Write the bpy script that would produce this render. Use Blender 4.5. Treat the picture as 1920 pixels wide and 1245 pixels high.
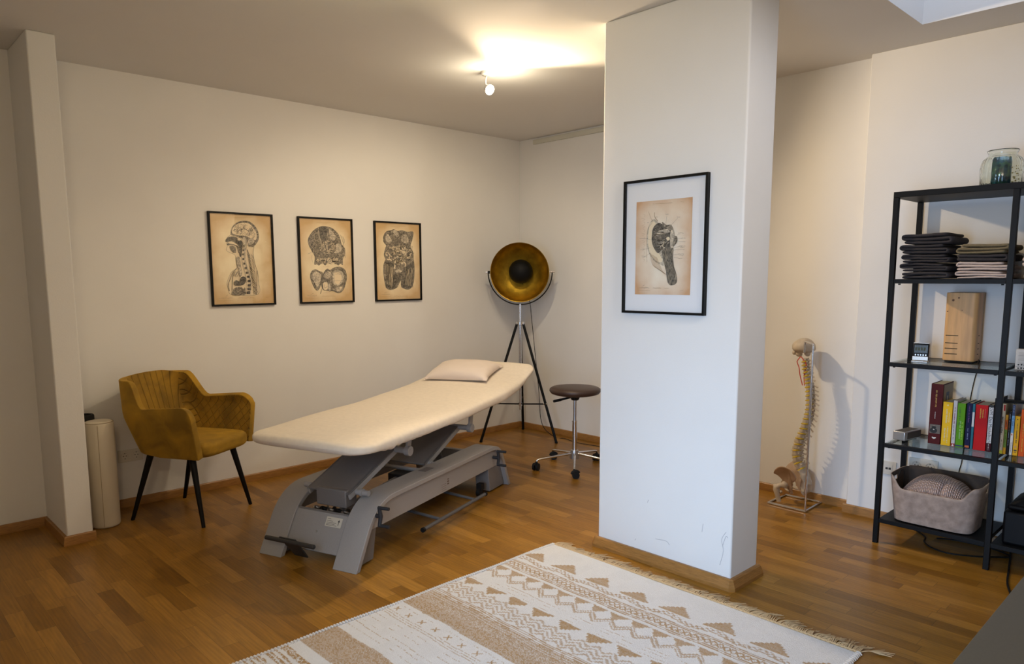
import bpy, bmesh, math, random
from mathutils import Vector, Matrix, noise
import numpy as np
random.seed(7)
PI = math.pi
sc = bpy.context.scene
for o in list(bpy.data.objects): bpy.data.objects.remove(o)
COL = sc.collection

# ------------------------------------------------------------------ camera
def make_camera():
    cd = bpy.data.cameras.new('camera'); co = bpy.data.objects.new('camera', cd); COL.objects.link(co)
    yaw, pitch, roll = 0.8181, 0.1254, -0.0052
    cy, sy, cp, sp = math.cos(yaw), math.sin(yaw), math.cos(pitch), math.sin(pitch)
    f = Vector((cy*cp, sy*cp, -sp)); r = Vector((sy, -cy, 0)); u = r.cross(f)
    cr, sr = math.cos(roll), math.sin(roll)
    r2 = cr*r + sr*u; u2 = -sr*r + cr*u
    m = Matrix((r2, u2, -f)).transposed().to_4x4(); m.translation = Vector((-4.7355, -4.7155, 1.3977))
    co.matrix_world = m
    cd.sensor_width = 36; cd.sensor_fit = 'HORIZONTAL'; cd.lens = 1354.3115/1920*36
    cd.shift_x = 31.4576/1920; cd.shift_y = 66.8597/1920
    cd.clip_start = 0.05; cd.clip_end = 100
    sc.camera = co
make_camera()

# ------------------------------------------------------------------ light
sc.view_settings.view_transform = 'Standard'; sc.view_settings.look = 'None'
sc.view_settings.gamma = 1.0; sc.view_settings.exposure = 0.0; sc.view_settings.use_curve_mapping = False
w = bpy.data.worlds.new('sky'); sc.world = w; w.use_nodes = True
w.node_tree.nodes['Background'].inputs[0].default_value = (0.55, 0.72, 1.0, 1)
w.node_tree.nodes['Background'].inputs[1].default_value = 0.15
def area(name, loc, direction, sx, sy, power, col, spread=PI):
    d = bpy.data.lights.new(name, 'AREA'); d.shape = 'RECTANGLE'; d.size = sx; d.size_y = sy; d.energy = power; d.color = col; d.spread = spread
    o = bpy.data.objects.new(name, d); COL.objects.link(o); o.location = loc
    o.rotation_euler = Vector(direction).to_track_quat('-Z', 'Y').to_euler(); return o
def spot(name, loc, direction, power, col, ang, blend=0.3, rad=0.04):
    d = bpy.data.lights.new(name, 'SPOT'); d.energy = power; d.color = col; d.spot_size = math.radians(ang); d.spot_blend = blend; d.shadow_soft_size = rad
    o = bpy.data.objects.new(name, d); COL.objects.link(o); o.location = loc
    o.rotation_euler = Vector(direction).to_track_quat('-Z', 'Y').to_euler(); return o
def lit(*c): m = max(c); return m, tuple(x/m for x in c)
def point(name, loc, power, col, rad):
    d = bpy.data.lights.new(name, 'POINT'); d.energy = power; d.color = col; d.shadow_soft_size = rad
    o = bpy.data.objects.new(name, d); COL.objects.link(o); o.location = loc; return o
k, c = lit(0.44, 0.67, 1.0); area('daylight_window', (-5.28, -3.7, 0.9), (1, 0.18, -0.25), 1.2, 1.6, 30*k, c, math.radians(80))
k, c = lit(0.25, 0.30, 0.40); area('daylight_skylight', (-1.25, -4.1, 3.5), (0, 0, -1), 1.1, 1.2, 30*k, c)
k, c = lit(1.10, 0.85, 0.55); spot('ceiling_spot_light', (-1.712, -1.475, 2.50), (-0.14, -0.88, -0.40), 150*k, c, 124, 0.35)
k, c = lit(0.80, 0.66, 0.45); spot('ceiling_spot_glow', (-1.712, -1.50, 2.47), (0.12, 0.42, -0.80), 48*k, c, 142, 0.5, 0.05)
k, c = lit(1.0, 0.86, 0.62); point('ceiling_bulb_light', (-1.712, -1.50, 2.44), 6, c, 0.05)
k, c = lit(0.46, 0.34, 0.25); spot('unseen_wall_spot', (-2.30, -2.50, 2.50), (0.10, 0.80, -0.62), 75*k, c, 118, 1.0, 0.10)  # unseen spot out of view, added to light the left wall
k, c = lit(0.16, 0.14, 0.08); point('pillar_fill_point', (-3.1, -2.4, 2.45), 40*k, c, 0.06)  # added fill point without a fixture, brightens the top of the pillar
k, c = lit(1.0, 0.92, 0.84); spot('pillar_fill_spot', (-2.55, -4.75, 2.50), (0.32, 0.90, -0.45), 55, c, 62, 1.0, 0.10)  # added spot out of view, brightens the pillar's side and top
k, c = lit(0.84, 0.66, 0.42); point('warm_room_fill', (-4.95, -4.4, 2.1), 41*k, c, 0.15)  # added warm fill light by the camera; no real lamp hangs there


# ------------------------------------------------------------------ materials
MATS = {}
def srgb(r, g, b):
    f = lambda c: (c/255/12.92) if c/255 <= 0.04045 else ((c/255+0.055)/1.055)**2.4
    return (f(r), f(g), f(b), 1)
def newmat(name):
    m = bpy.data.materials.new(name); m.use_nodes = True; nt = m.node_tree; b = nt.nodes['Principled BSDF']; return m, nt, b
def N(nt, t, **kw):
    n = nt.nodes.new(t)
    for k, v in kw.items():
        if isinstance(k, str) and k.startswith('i_'): n.inputs[k[2:]].default_value = v
        else: setattr(n, k, v)
    return n
def M(name, col, rough=0.6, metal=0.0, var=0.0, nscale=20.0, bump=0.0, bscale=200.0, sheen=0.0, spec=0.5, stretch=(1,1,1), coat=0.0):
    if name in MATS: return MATS[name]
    m, nt, b = newmat(name)
    c = col if len(col) == 4 else (*col, 1)
    b.inputs['Base Color'].default_value = c; b.inputs['Roughness'].default_value = rough; b.inputs['Metallic'].default_value = metal
    b.inputs['Specular IOR Level'].default_value = spec
    if coat: b.inputs['Coat Weight'].default_value = coat
    if sheen: b.inputs['Sheen Weight'].default_value = sheen; b.inputs['Sheen Roughness'].default_value = 0.4; b.inputs['Sheen Tint'].default_value = c
    L = nt.links
    if var or bump:
        tc = N(nt, 'ShaderNodeTexCoord'); mp = N(nt, 'ShaderNodeMapping'); mp.inputs['Scale'].default_value = stretch
        L.new(tc.outputs['Object'], mp.inputs[0])
    if var:
        n = N(nt, 'ShaderNodeTexNoise'); n.inputs['Scale'].default_value = nscale; n.inputs['Detail'].default_value = 5
        L.new(mp.outputs[0], n.inputs['Vector'])
        r = N(nt, 'ShaderNodeMapRange'); r.inputs[1].default_value = 0.3; r.inputs[2].default_value = 0.7
        r.inputs[3].default_value = 1-var; r.inputs[4].default_value = 1+var
        mx = N(nt, 'ShaderNodeMix'); mx.data_type = 'RGBA'; mx.blend_type = 'MULTIPLY'; mx.inputs[0].default_value = 1
        mx.inputs[6].default_value = c
        L.new(n.outputs[0], r.inputs[0]); L.new(r.outputs[0], mx.inputs[7]); L.new(mx.outputs[2], b.inputs['Base Color'])
    if bump:
        n2 = N(nt, 'ShaderNodeTexNoise'); n2.inputs['Scale'].default_value = bscale; n2.inputs['Detail'].default_value = 3
        L.new(mp.outputs[0], n2.inputs['Vector'])
        bp = N(nt, 'ShaderNodeBump'); bp.inputs['Strength'].default_value = bump; bp.inputs['Distance'].default_value = 0.003
        L.new(n2.outputs[0], bp.inputs['Height']); L.new(bp.outputs[0], b.inputs['Normal'])
    MATS[name] = m; return m
def math_n(nt, op, a, b=None, c=None):
    n = nt.nodes.new('ShaderNodeMath'); n.operation = op
    for i, v in enumerate((a, b, c)):
        if v is None: continue
        if isinstance(v, (int, float)): n.inputs[i].default_value = v
        else: nt.links.new(v, n.inputs[i])
    return n.outputs[0]
def floor_mat():
    m, nt, b = newmat('oak_parquet'); L = nt.links
    tc = N(nt, 'ShaderNodeTexCoord'); sp = N(nt, 'ShaderNodeSeparateXYZ'); L.new(tc.outputs['Object'], sp.inputs[0])
    W, LEN = 0.069, 0.42
    xr = math_n(nt, 'DIVIDE', sp.outputs[0], W); row = math_n(nt, 'FLOOR', xr); fx = math_n(nt, 'FRACT', xr)
    wn = N(nt, 'ShaderNodeTexWhiteNoise'); wn.noise_dimensions = '1D'; L.new(row, wn.inputs['W'])
    yo = math_n(nt, 'MULTIPLY_ADD', wn.outputs['Value'], 7.3, math_n(nt, 'DIVIDE', sp.outputs[1], LEN))
    col = math_n(nt, 'FLOOR', yo); fy = math_n(nt, 'FRACT', yo)
    cb = N(nt, 'ShaderNodeCombineXYZ'); L.new(row, cb.inputs[0]); L.new(col, cb.inputs[1])
    wn2 = N(nt, 'ShaderNodeTexWhiteNoise'); wn2.noise_dimensions = '3D'; L.new(cb.outputs[0], wn2.inputs['Vector'])
    # grain
    off = N(nt, 'ShaderNodeVectorMath'); off.operation = 'MULTIPLY_ADD'; L.new(wn2.outputs['Color'], off.inputs[0]); off.inputs[1].default_value = (9, 9, 9)
    mp = N(nt, 'ShaderNodeMapping'); mp.inputs['Scale'].default_value = (13, 1.6, 1); L.new(tc.outputs['Object'], mp.inputs[0]); L.new(mp.outputs[0], off.inputs[2])
    g = N(nt, 'ShaderNodeTexNoise'); g.inputs['Scale'].default_value = 2.2; g.inputs['Detail'].default_value = 6; g.inputs['Distortion'].default_value = 1.4; L.new(off.outputs[0], g.inputs['Vector'])
    wv = N(nt, 'ShaderNodeTexWave'); wv.wave_type = 'BANDS'; wv.inputs['Scale'].default_value = 1.6; wv.inputs['Distortion'].default_value = 9; wv.inputs['Detail'].default_value = 3; L.new(off.outputs[0], wv.inputs['Vector'])
    r = N(nt, 'ShaderNodeValToRGB'); L.new(wn2.outputs['Value'], r.inputs[0])
    r.color_ramp.elements[0].color = (0.185, 0.079, 0.0060, 1); r.color_ramp.elements[1].color = (0.36, 0.175, 0.026, 1)
    e = r.color_ramp.elements.new(0.25); e.color = (0.245, 0.110, 0.010, 1)
    e = r.color_ramp.elements.new(0.7); e.color = (0.295, 0.137, 0.015, 1)
    gr = N(nt, 'ShaderNodeMapRange'); L.new(g.outputs[0], gr.inputs[0]); gr.inputs[1].default_value = 0.3; gr.inputs[2].default_value = 0.7; gr.inputs[3].default_value = 0.80; gr.inputs[4].default_value = 1.14
    wr = N(nt, 'ShaderNodeMapRange'); L.new(wv.outputs[0], wr.inputs[0]); wr.inputs[3].default_value = 0.90; wr.inputs[4].default_value = 1.05
    gg = math_n(nt, 'MULTIPLY', gr.outputs[0], wr.outputs[0])
    ex = math_n(nt, 'MINIMUM', fx, math_n(nt, 'SUBTRACT', 1, fx)); ex = math_n(nt, 'GREATER_THAN', ex, 0.012)
    ey = math_n(nt, 'MINIMUM', fy, math_n(nt, 'SUBTRACT', 1, fy)); ey = math_n(nt, 'GREATER_THAN', ey, 0.0028)
    edge = math_n(nt, 'MULTIPLY_ADD', math_n(nt, 'MULTIPLY', ex, ey), 0.42, 0.58)
    gg = math_n(nt, 'MULTIPLY', gg, edge)
    mx = N(nt, 'ShaderNodeMix'); mx.data_type = 'RGBA'; mx.blend_type = 'MULTIPLY'; mx.inputs[0].default_value = 1
    L.new(r.outputs[0], mx.inputs[6]); L.new(gg, mx.inputs[7]); L.new(mx.outputs[2], b.inputs['Base Color'])
    b.inputs['Roughness'].default_value = 0.34; b.inputs['Specular IOR Level'].default_value = 0.42
    bp = N(nt, 'ShaderNodeBump'); bp.inputs['Strength'].default_value = 0.12; bp.inputs['Distance'].default_value = 0.002; L.new(gg, bp.inputs['Height']); L.new(bp.outputs[0], b.inputs['Normal'])
    return m
def oak_trim(name='oak_trim', col=(0.31, 0.145, 0.035, 1)):
    return M(name, col, 0.4, var=0.22, nscale=6, stretch=(4, 4, 40), bump=0.1, bscale=60)
def quilt_mat(name, col, mode):
    m, nt, b = newmat(name); L = nt.links
    b.inputs['Roughness'].default_value = 0.85; b.inputs['Sheen Weight'].default_value = 0.6; b.inputs['Sheen Tint'].default_value = (0.75, 0.45, 0.05, 1); b.inputs['Sheen Roughness'].default_value = 0.35
    tc = N(nt, 'ShaderNodeTexCoord'); sp = N(nt, 'ShaderNodeSeparateXYZ'); L.new(tc.outputs['Object'], sp.inputs[0])
    n = N(nt, 'ShaderNodeTexNoise'); n.inputs['Scale'].default_value = 7; n.inputs['Detail'].default_value = 4; n.inputs['Distortion'].default_value = 0.6; L.new(tc.outputs['Object'], n.inputs['Vector'])
    r = N(nt, 'ShaderNodeMapRange'); L.new(n.outputs[0], r.inputs[0]); r.inputs[1].default_value = 0.35; r.inputs[2].default_value = 0.65; r.inputs[3].default_value = 0.62; r.inputs[4].default_value = 1.2
    val = r.outputs[0]
    if mode:
        def line(e, period, wd):
            fr = math_n(nt, 'FRACT', math_n(nt, 'DIVIDE', e, period)); d = math_n(nt, 'ABSOLUTE', math_n(nt, 'SUBTRACT', fr, 0.5))
            q = N(nt, 'ShaderNodeMapRange'); L.new(d, q.inputs[0]); q.inputs[1].default_value = 0.0; q.inputs[2].default_value = wd; return q.outputs[0]
        # local axes: x = side, y = front, z = up
        ab = math_n(nt, 'ABSOLUTE', sp.outputs[0])
        isarm = math_n(nt, 'GREATER_THAN', ab, 0.205)
        fan = math_n(nt, 'DIVIDE', sp.outputs[0], math_n(nt, 'MULTIPLY_ADD', sp.outputs[2], 0.9, 0.28))
        lv = line(fan, 0.048, 0.10)
        d1 = math_n(nt, 'ADD', math_n(nt, 'ADD', sp.outputs[1], sp.outputs[0]), math_n(nt, 'MULTIPLY', sp.outputs[2], 0.8))
        d2 = math_n(nt, 'SUBTRACT', math_n(nt, 'ADD', sp.outputs[1], sp.outputs[0]), math_n(nt, 'MULTIPLY', sp.outputs[2], 0.8))
        la = math_n(nt, 'MULTIPLY', line(d1, 0.055, 0.09), line(d2, 0.055, 0.09))
        # mix
        h = math_n(nt, 'ADD', math_n(nt, 'MULTIPLY', la, isarm), math_n(nt, 'MULTIPLY', lv, math_n(nt, 'SUBTRACT', 1, isarm)))
        bp = N(nt, 'ShaderNodeBump'); bp.inputs['Strength'].default_value = 0.9; bp.inputs['Distance'].default_value = 0.006; L.new(h, bp.inputs['Height']); L.new(bp.outputs[0], b.inputs['Normal'])
        val = math_n(nt, 'MULTIPLY', val, math_n(nt, 'MULTIPLY_ADD', h, 0.3, 0.7))
    mx = N(nt, 'ShaderNodeMix'); mx.data_type = 'RGBA'; mx.blend_type = 'MULTIPLY'; mx.inputs[0].default_value = 1; mx.inputs[6].default_value = col
    L.new(val, mx.inputs[7]); L.new(mx.outputs[2], b.inputs['Base Color'])
    return m
def vcol_mat(name, rough=0.9, weave=True):
    m, nt, b = newmat(name); L = nt.links
    a = N(nt, 'ShaderNodeVertexColor'); a.layer_name = 'Col'; L.new(a.outputs[0], b.inputs['Base Color']); b.inputs['Roughness'].default_value = rough; b.inputs['Specular IOR Level'].default_value = 0.15
    tc = N(nt, 'ShaderNodeTexCoord'); mp = N(nt, 'ShaderNodeMapping'); mp.inputs['Scale'].default_value = (160, 260, 1); L.new(tc.outputs['Object'], mp.inputs[0])
    v = N(nt, 'ShaderNodeTexVoronoi'); v.inputs['Scale'].default_value = 1; v.inputs['Randomness'].default_value = 0.5; L.new(mp.outputs[0], v.inputs['Vector'])
    bp = N(nt, 'ShaderNodeBump'); bp.inputs['Strength'].default_value = 0.55; bp.inputs['Distance'].default_value = 0.003; bp.invert = True; L.new(v.outputs[0], bp.inputs['Height']); L.new(bp.outputs[0], b.inputs['Normal'])
    return m
def paper_mat(name, c0, c1, cx, cy, rx, ry):
    # aged paper: brown stained edges, pale centre
    m, nt, b = newmat(name); L = nt.links
    tc = N(nt, 'ShaderNodeTexCoord'); sp = N(nt, 'ShaderNodeSeparateXYZ'); L.new(tc.outputs['Object'], sp.inputs[0])
    ax = math_n(nt, 'POWER', math_n(nt, 'ABSOLUTE', math_n(nt, 'DIVIDE', sp.outputs[0], rx)), 3.0)
    ay = math_n(nt, 'POWER', math_n(nt, 'ABSOLUTE', math_n(nt, 'DIVIDE', sp.outputs[1], ry)), 3.0)
    n = N(nt, 'ShaderNodeTexNoise'); n.inputs['Scale'].default_value = 9; n.inputs['Detail'].default_value = 6; L.new(tc.outputs['Object'], n.inputs['Vector'])
    s = math_n(nt, 'ADD', math_n(nt, 'MULTIPLY', math_n(nt, 'ADD', ax, ay), 0.75), math_n(nt, 'MULTIPLY_ADD', n.outputs[0], 1.1, -0.5))
    r = N(nt, 'ShaderNodeValToRGB'); L.new(s, r.inputs[0]); r.color_ramp.elements[0].color = c0; r.color_ramp.elements[1].color = c1; r.color_ramp.elements[1].position = 0.95
    L.new(r.outputs[0], b.inputs['Base Color']); b.inputs['Roughness'].default_value = 0.8
    return m
def ink_mat(name, dark, light, scale, stretch=(1,1,1), rot=0.0, kind='noise'):
    m, nt, b = newmat(name); L = nt.links
    tc = N(nt, 'ShaderNodeTexCoord'); mp = N(nt, 'ShaderNodeMapping'); mp.inputs['Scale'].default_value = stretch; mp.inputs['Rotation'].default_value = (0, 0, rot); L.new(tc.outputs['Object'], mp.inputs[0])
    n = N(nt, 'ShaderNodeTexNoise'); n.inputs['Scale'].default_value = scale; n.inputs['Detail'].default_value = 6; n.inputs['Distortion'].default_value = 1.8; L.new(mp.outputs[0], n.inputs['Vector'])
    r = N(nt, 'ShaderNodeValToRGB'); L.new(n.outputs[0], r.inputs[0]); r.color_ramp.elements[0].color = dark; r.color_ramp.elements[1].color = light
    r.color_ramp.elements[0].position = 0.38; r.color_ramp.elements[1].position = 0.66
    L.new(r.outputs[0], b.inputs['Base Color']); b.inputs['Roughness'].default_value = 0.8
    return m
def glass_pane_mat(name, refl=0.10, tint=(1,1,1,1)):
    m = bpy.data.materials.new(name); m.use_nodes = True; nt = m.node_tree; nt.nodes.clear(); L = nt.links
    o = N(nt, 'ShaderNodeOutputMaterial'); t = N(nt, 'ShaderNodeBsdfTransparent'); t.inputs[0].default_value = tint
    g = N(nt, 'ShaderNodeBsdfGlossy'); g.inputs['Roughness'].default_value = 0.02
    lw = N(nt, 'ShaderNodeLayerWeight'); lw.inputs[0].default_value = 0.5; fc = math_n(nt, 'MULTIPLY_ADD', math_n(nt, 'POWER', lw.outputs['Facing'], 4.0), 0.55, 0.025); mx = N(nt, 'ShaderNodeMixShader')
    L.new(fc, mx.inputs[0]); L.new(t.outputs[0], mx.inputs[1]); L.new(g.outputs[0], mx.inputs[2]); L.new(mx.outputs[0], o.inputs[0])
    return m
def real_glass(name, col):
    m, nt, b = newmat(name); b.inputs['Base Color'].default_value = col; b.inputs['Transmission Weight'].default_value = 1; b.inputs['Roughness'].default_value = 0.02; b.inputs['IOR'].default_value = 1.45; return m
def emit_mat(name, col, s):
    m = bpy.data.materials.new(name); m.use_nodes = True; nt = m.node_tree; nt.nodes.clear()
    o = N(nt, 'ShaderNodeOutputMaterial'); e = N(nt, 'ShaderNodeEmission'); e.inputs[0].default_value = (*col, 1); e.inputs[1].default_value = s; nt.links.new(e.outputs[0], o.inputs[0]); return m

WALL = M('white_plaster', (0.78, 0.765, 0.74, 1), 0.85, var=0.015, nscale=3, bump=0.12, bscale=160, spec=0.2)
CEIL = M('ceiling_plaster', (0.74, 0.72, 0.69, 1), 0.9, var=0.01, nscale=3, bump=0.08, bscale=120, spec=0.1)
BLACK = M('black_powder_coat', (0.0025, 0.0028, 0.0035, 1), 0.5, spec=0.22)
CHROME = M('chrome', (0.72, 0.72, 0.74, 1), 0.16, 1.0)
STEEL = M('brushed_steel', (0.5, 0.5, 0.51, 1), 0.35, 1.0)
GREY = M('grey_lacquer', (0.33, 0.315, 0.30, 1), 0.42, var=0.05, nscale=300, bump=0.08, bscale=500)
GREYD = M('dark_grey_lacquer', (0.17, 0.16, 0.155, 1), 0.45, var=0.04, nscale=300)
RUBBER = M('black_rubber', (0.006, 0.006, 0.006, 1), 0.6, spec=0.25)
SOCK = M('socket_plastic', (0.66, 0.62, 0.54, 1), 0.4)
FR = M('black_frame', (0.003, 0.003, 0.003, 1), 0.5, spec=0.2)
WHITE = M('white_card', (0.8, 0.8, 0.8, 1), 0.7)

# ------------------------------------------------------------------ mesh builder
class MB:
    def __init__(s): s.v = []; s.f = []; s.m = []
    def add(s, vs, fs, mi=0, X=None):
        o = len(s.v)
        for p in vs:
            p = Vector(p)
            s.v.append(X @ p if X is not None else p)
        for f in fs: s.f.append([i+o for i in f]); s.m.append(mi)
    def box(s, x0, x1, y0, y1, z0, z1, mi=0, X=None):
        vs = [(x, y, z) for x in (x0, x1) for y in (y0, y1) for z in (z0, z1)]
        s.add(vs, [(0,1,3,2),(4,6,7,5),(0,4,5,1),(2,3,7,6),(0,2,6,4),(1,5,7,3)], mi, X)
    def tube(s, pts, r, n=10, closed=False, mi=0, X=None, caps=True):
        pts = [Vector(p) for p in pts]; k = len(pts)
        rs = r if isinstance(r, (list, tuple)) else [r]*k
        T = []
        for i in range(k):
            if closed: t = pts[(i+1) % k]-pts[i-1]
            else: t = pts[min(i+1, k-1)]-pts[max(i-1, 0)]
            T.append(t.normalized())
        a = Vector((0,0,1)) if abs(T[0].z) < 0.9 else Vector((1,0,0))
        nrm = T[0].cross(a).normalized(); vs = []
        for i in range(k):
            nrm = (nrm - T[i]*nrm.dot(T[i])).normalized(); b = T[i].cross(nrm)
            for j in range(n):
                q = 2*PI*j/n; vs.append(pts[i] + (nrm*math.cos(q)+b*math.sin(q))*rs[i])
        fs = []
        for i in range(k if closed else k-1):
            i2 = (i+1) % k
            for j in range(n):
                j2 = (j+1) % n; fs.append((i*n+j, i*n+j2, i2*n+j2, i2*n+j))
        if not closed and caps: fs.append(tuple(range(n))[::-1]); fs.append(tuple((k-1)*n+j for j in range(n)))
        s.add(vs, fs, mi, X)
    def cyl(s, p0, p1, r, n=16, mi=0, r1=None, X=None): s.tube([p0, p1], [r, r if r1 is None else r1], n, mi=mi, X=X)
    def lathe(s, prof, n=32, mi=0, X=None, rfun=None, capb=False, capt=False):
        vs = []
        for (r, z) in prof:
            for j in range(n):
                q = 2*PI*j/n; rr = r*(rfun(q, z) if rfun else 1); vs.append((rr*math.cos(q), rr*math.sin(q), z))
        fs = []
        for i in range(len(prof)-1):
            for j in range(n):
                j2 = (j+1) % n; fs.append((i*n+j, i*n+j2, (i+1)*n+j2, (i+1)*n+j))
        if capb: fs.append(tuple(range(n))[::-1])
        if capt: fs.append(tuple((len(prof)-1)*n+j for j in range(n)))
        s.add(vs, fs, mi, X)
    def prism(s, poly, h0, h1, mi=0, X=None):
        k = len(poly); vs = [(x, y, h0) for x, y in poly]+[(x, y, h1) for x, y in poly]
        fs = [tuple(range(k))[::-1], tuple(range(k, 2*k))]+[(i, (i+1) % k, k+(i+1) % k, k+i) for i in range(k)]
        s.add(vs, fs, mi, X)
    def strip(s, outer, inner, h0, h1, mi=0, X=None):
        k = len(outer); vs = []
        for (a, b) in zip(outer, inner): vs += [(a[0], a[1], h0), (a[0], a[1], h1), (b[0], b[1], h0), (b[0], b[1], h1)]
        fs = []
        for i in range(k-1):
            a = 4*i; b = a+4
            fs += [(a, b, b+1, a+1), (a+2, a+3, b+3, b+2), (a, a+2, b+2, b), (a+1, b+1, b+3, a+3)]
        fs += [(0, 1, 3, 2), (4*k-4, 4*k-2, 4*k-1, 4*k-3)]
        s.add(vs, fs, mi, X)
    def sphere(s, c, r, nu=16, nv=10, mi=0, X=None, sc3=(1,1,1)):
        vs = [(c[0], c[1], c[2]+r*sc3[2])]
        for i in range(1, nv):
            t = PI*i/nv
            for j in range(nu):
                q = 2*PI*j/nu; vs.append((c[0]+r*sc3[0]*math.sin(t)*math.cos(q), c[1]+r*sc3[1]*math.sin(t)*math.sin(q), c[2]+r*sc3[2]*math.cos(t)))
        vs.append((c[0], c[1], c[2]-r*sc3[2])); e = len(vs)-1
        fs = [(0, 1+j, 1+(j+1) % nu) for j in range(nu)]
        for i in range(nv-2):
            for j in range(nu):
                a = 1+i*nu+j; b = 1+i*nu+(j+1) % nu; fs.append((a, a+nu, b+nu, b))
        fs += [(1+(nv-2)*nu+j, e, 1+(nv-2)*nu+(j+1) % nu) for j in range(nu)]
        s.add(vs, fs, mi, X)
    def grid(s, fn, nu, nv, mi=0, X=None, cu=False):
        vs = [fn(i/(nu-1) if not cu else i/nu, j/(nv-1)) for i in range(nu) for j in range(nv)]
        fs = []
        for i in range(nu if cu else nu-1):
            i2 = (i+1) % nu
            for j in range(nv-1): fs.append((i*nv+j, i2*nv+j, i2*nv+j+1, i*nv+j+1))
        s.add(vs, fs, mi, X)
    def text(s, body, size, mi=0, X=None, align='CENTER', extrude=0.0):
        c = bpy.data.curves.new('t', 'FONT'); c.body = body; c.size = size; c.align_x = align; c.align_y = 'CENTER'; c.extrude = extrude; c.resolution_u = 2
        o = bpy.data.objects.new('t', c); COL.objects.link(o); dg = bpy.context.evaluated_depsgraph_get(); dg.update()
        me = bpy.data.meshes.new_from_object(o.evaluated_get(dg))
        s.add([v.co.copy() for v in me.vertices], [tuple(p.vertices) for p in me.polygons], mi, X)
        bpy.data.objects.remove(o); bpy.data.meshes.remove(me); bpy.data.curves.remove(c)
    def build(s, name, mats, parent=None, smooth=True, angle=35, bevel=0.0, seg=2, subsurf=0, weld=False, fix=True):
        me = bpy.data.meshes.new(name); me.from_pydata([tuple(v) for v in s.v], [], s.f)
        if not isinstance(mats, (list, tuple)): mats = [mats]
        for m in mats: me.materials.append(m)
        me.polygons.foreach_set('material_index', s.m)
        if fix:
            bm = bmesh.new(); bm.from_mesh(me)
            if weld: bmesh.ops.remove_doubles(bm, verts=bm.verts, dist=1e-5)
            bmesh.ops.recalc_face_normals(bm, faces=bm.faces); bm.to_mesh(me); bm.free()
        if smooth:
            me.polygons.foreach_set('use_smooth', [True]*len(me.polygons))
            me.set_sharp_from_angle(angle=math.radians(angle))
        me.update()
        o = bpy.data.objects.new(name, me); COL.objects.link(o)
        if parent: o.parent = parent
        if bevel:
            b = o.modifiers.new('bevel', 'BEVEL'); b.width = bevel; b.segments = seg; b.limit_method = 'ANGLE'; b.angle_limit = math.radians(40); b.harden_normals = False
        if subsurf:
            q = o.modifiers.new('sub', 'SUBSURF'); q.levels = subsurf; q.render_levels = subsurf
        return o
def tag(o, label=None, cat=None, group=None, kind=None):
    if label: o['label'] = label
    if cat: o['category'] = cat
    if group: o['group'] = group
    if kind: o['kind'] = kind
    return o
def thing(name, label, cat, loc=(0,0,0), rz=0, group=None):
    o = bpy.data.objects.new(name, None); COL.objects.link(o); o.location = loc; o.rotation_euler = (0,0,rz); o.empty_display_size = 0.05
    return tag(o, label, cat, group)
def struct(name, mb, mats, **kw):
    o = mb.build(name, mats, **kw); o['kind'] = 'structure'; return o
def frame_mat(ax, ay, az, origin=(0,0,0)):
    m = Matrix((Vector(ax), Vector(ay), Vector(az))).transposed().to_4x4(); m.translation = Vector(origin); return m
def fillet(poly, rads, n=6):
    out = [poly[0]]
    for i in range(1, len(poly)-1):
        p0, p, p1 = Vector(poly[i-1]), Vector(poly[i]), Vector(poly[i+1]); r = rads[i-1] if isinstance(rads, (list, tuple)) else rads
        a = p+(p0-p).normalized()*r; b = p+(p1-p).normalized()*r
        for k in range(n+1):
            t = k/n; out.append(tuple((1-t)**2*a+2*t*(1-t)*p+t*t*b))
    out.append(poly[-1]); return out
def offset2(poly, d):
    out = []
    for i in range(len(poly)):
        a = Vector(poly[max(i-1, 0)]); b = Vector(poly[min(i+1, len(poly)-1)]); t = (b-a).normalized(); out.append((poly[i][0]-t.y*d, poly[i][1]+t.x*d))
    return out
def catmull(P, n=8):
    P = [Vector(p) for p in P]; out = []
    for i in range(len(P)-1):
        p0 = P[max(i-1, 0)]; p1 = P[i]; p2 = P[i+1]; p3 = P[min(i+2, len(P)-1)]
        for k in range(n):
            t = k/n; out.append(0.5*((2*p1)+(-p0+p2)*t+(2*p0-5*p1+4*p2-p3)*t*t+(-p0+3*p1-3*p2+p3)*t**3))
    out.append(P[-1]); return out
def lerp(tab, x):
    if x <= tab[0][0]: return tab[0][1]
    for (a, va), (b, vb) in zip(tab, tab[1:]):
        if x <= b: return va+(vb-va)*(x-a)/(b-a)
    return tab[-1][1]

# ------------------------------------------------------------------ room
H = 2.6
WX, SY = -5.30, -6.2          # west and south walls
XB, XP = -0.298, -0.377       # stepped right wall
PX0, PX1, PY0, PY1 = -1.862, -1.619, -3.178, -2.427
b = MB(); b.box(WX-0.1, 0.1, SY-0.1, 0.1, -0.1, 0); struct('floor', b, floor_mat(), smooth=False)
# ceiling with skylight opening
SX0, SX1, SY0, SY1 = -1.95, -0.70, -4.75, -3.45
b = MB()
b.box(WX-0.1, SX0, SY-0.1, 0.1, H, H+0.25); b.box(SX1, 0.1, SY-0.1, 0.1, H, H+0.25)
b.box(SX0, SX1, SY1, 0.1, H, H+0.25); b.box(SX0, SX1, SY-0.1, SY0, H, H+0.25)
struct('ceiling', b, CEIL, smooth=False)
b = MB(); b.box(SX0-0.06, SX0, SY0-0.06, SY1+0.06, H+0.25, 3.6); b.box(SX1, SX1+0.06, SY0-0.06, SY1+0.06, H+0.25, 3.6)
b.box(SX0, SX1, SY0-0.06, SY0, H+0.25, 3.6); b.box(SX0, SX1, SY1, SY1+0.06, H+0.25, 3.6)
struct('trim_1', b, WALL, smooth=False)
b = MB(); b.box(-3.80, 0.1, 0, 0.1, 0, H); struct('wall_left', b, WALL, smooth=False)
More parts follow.
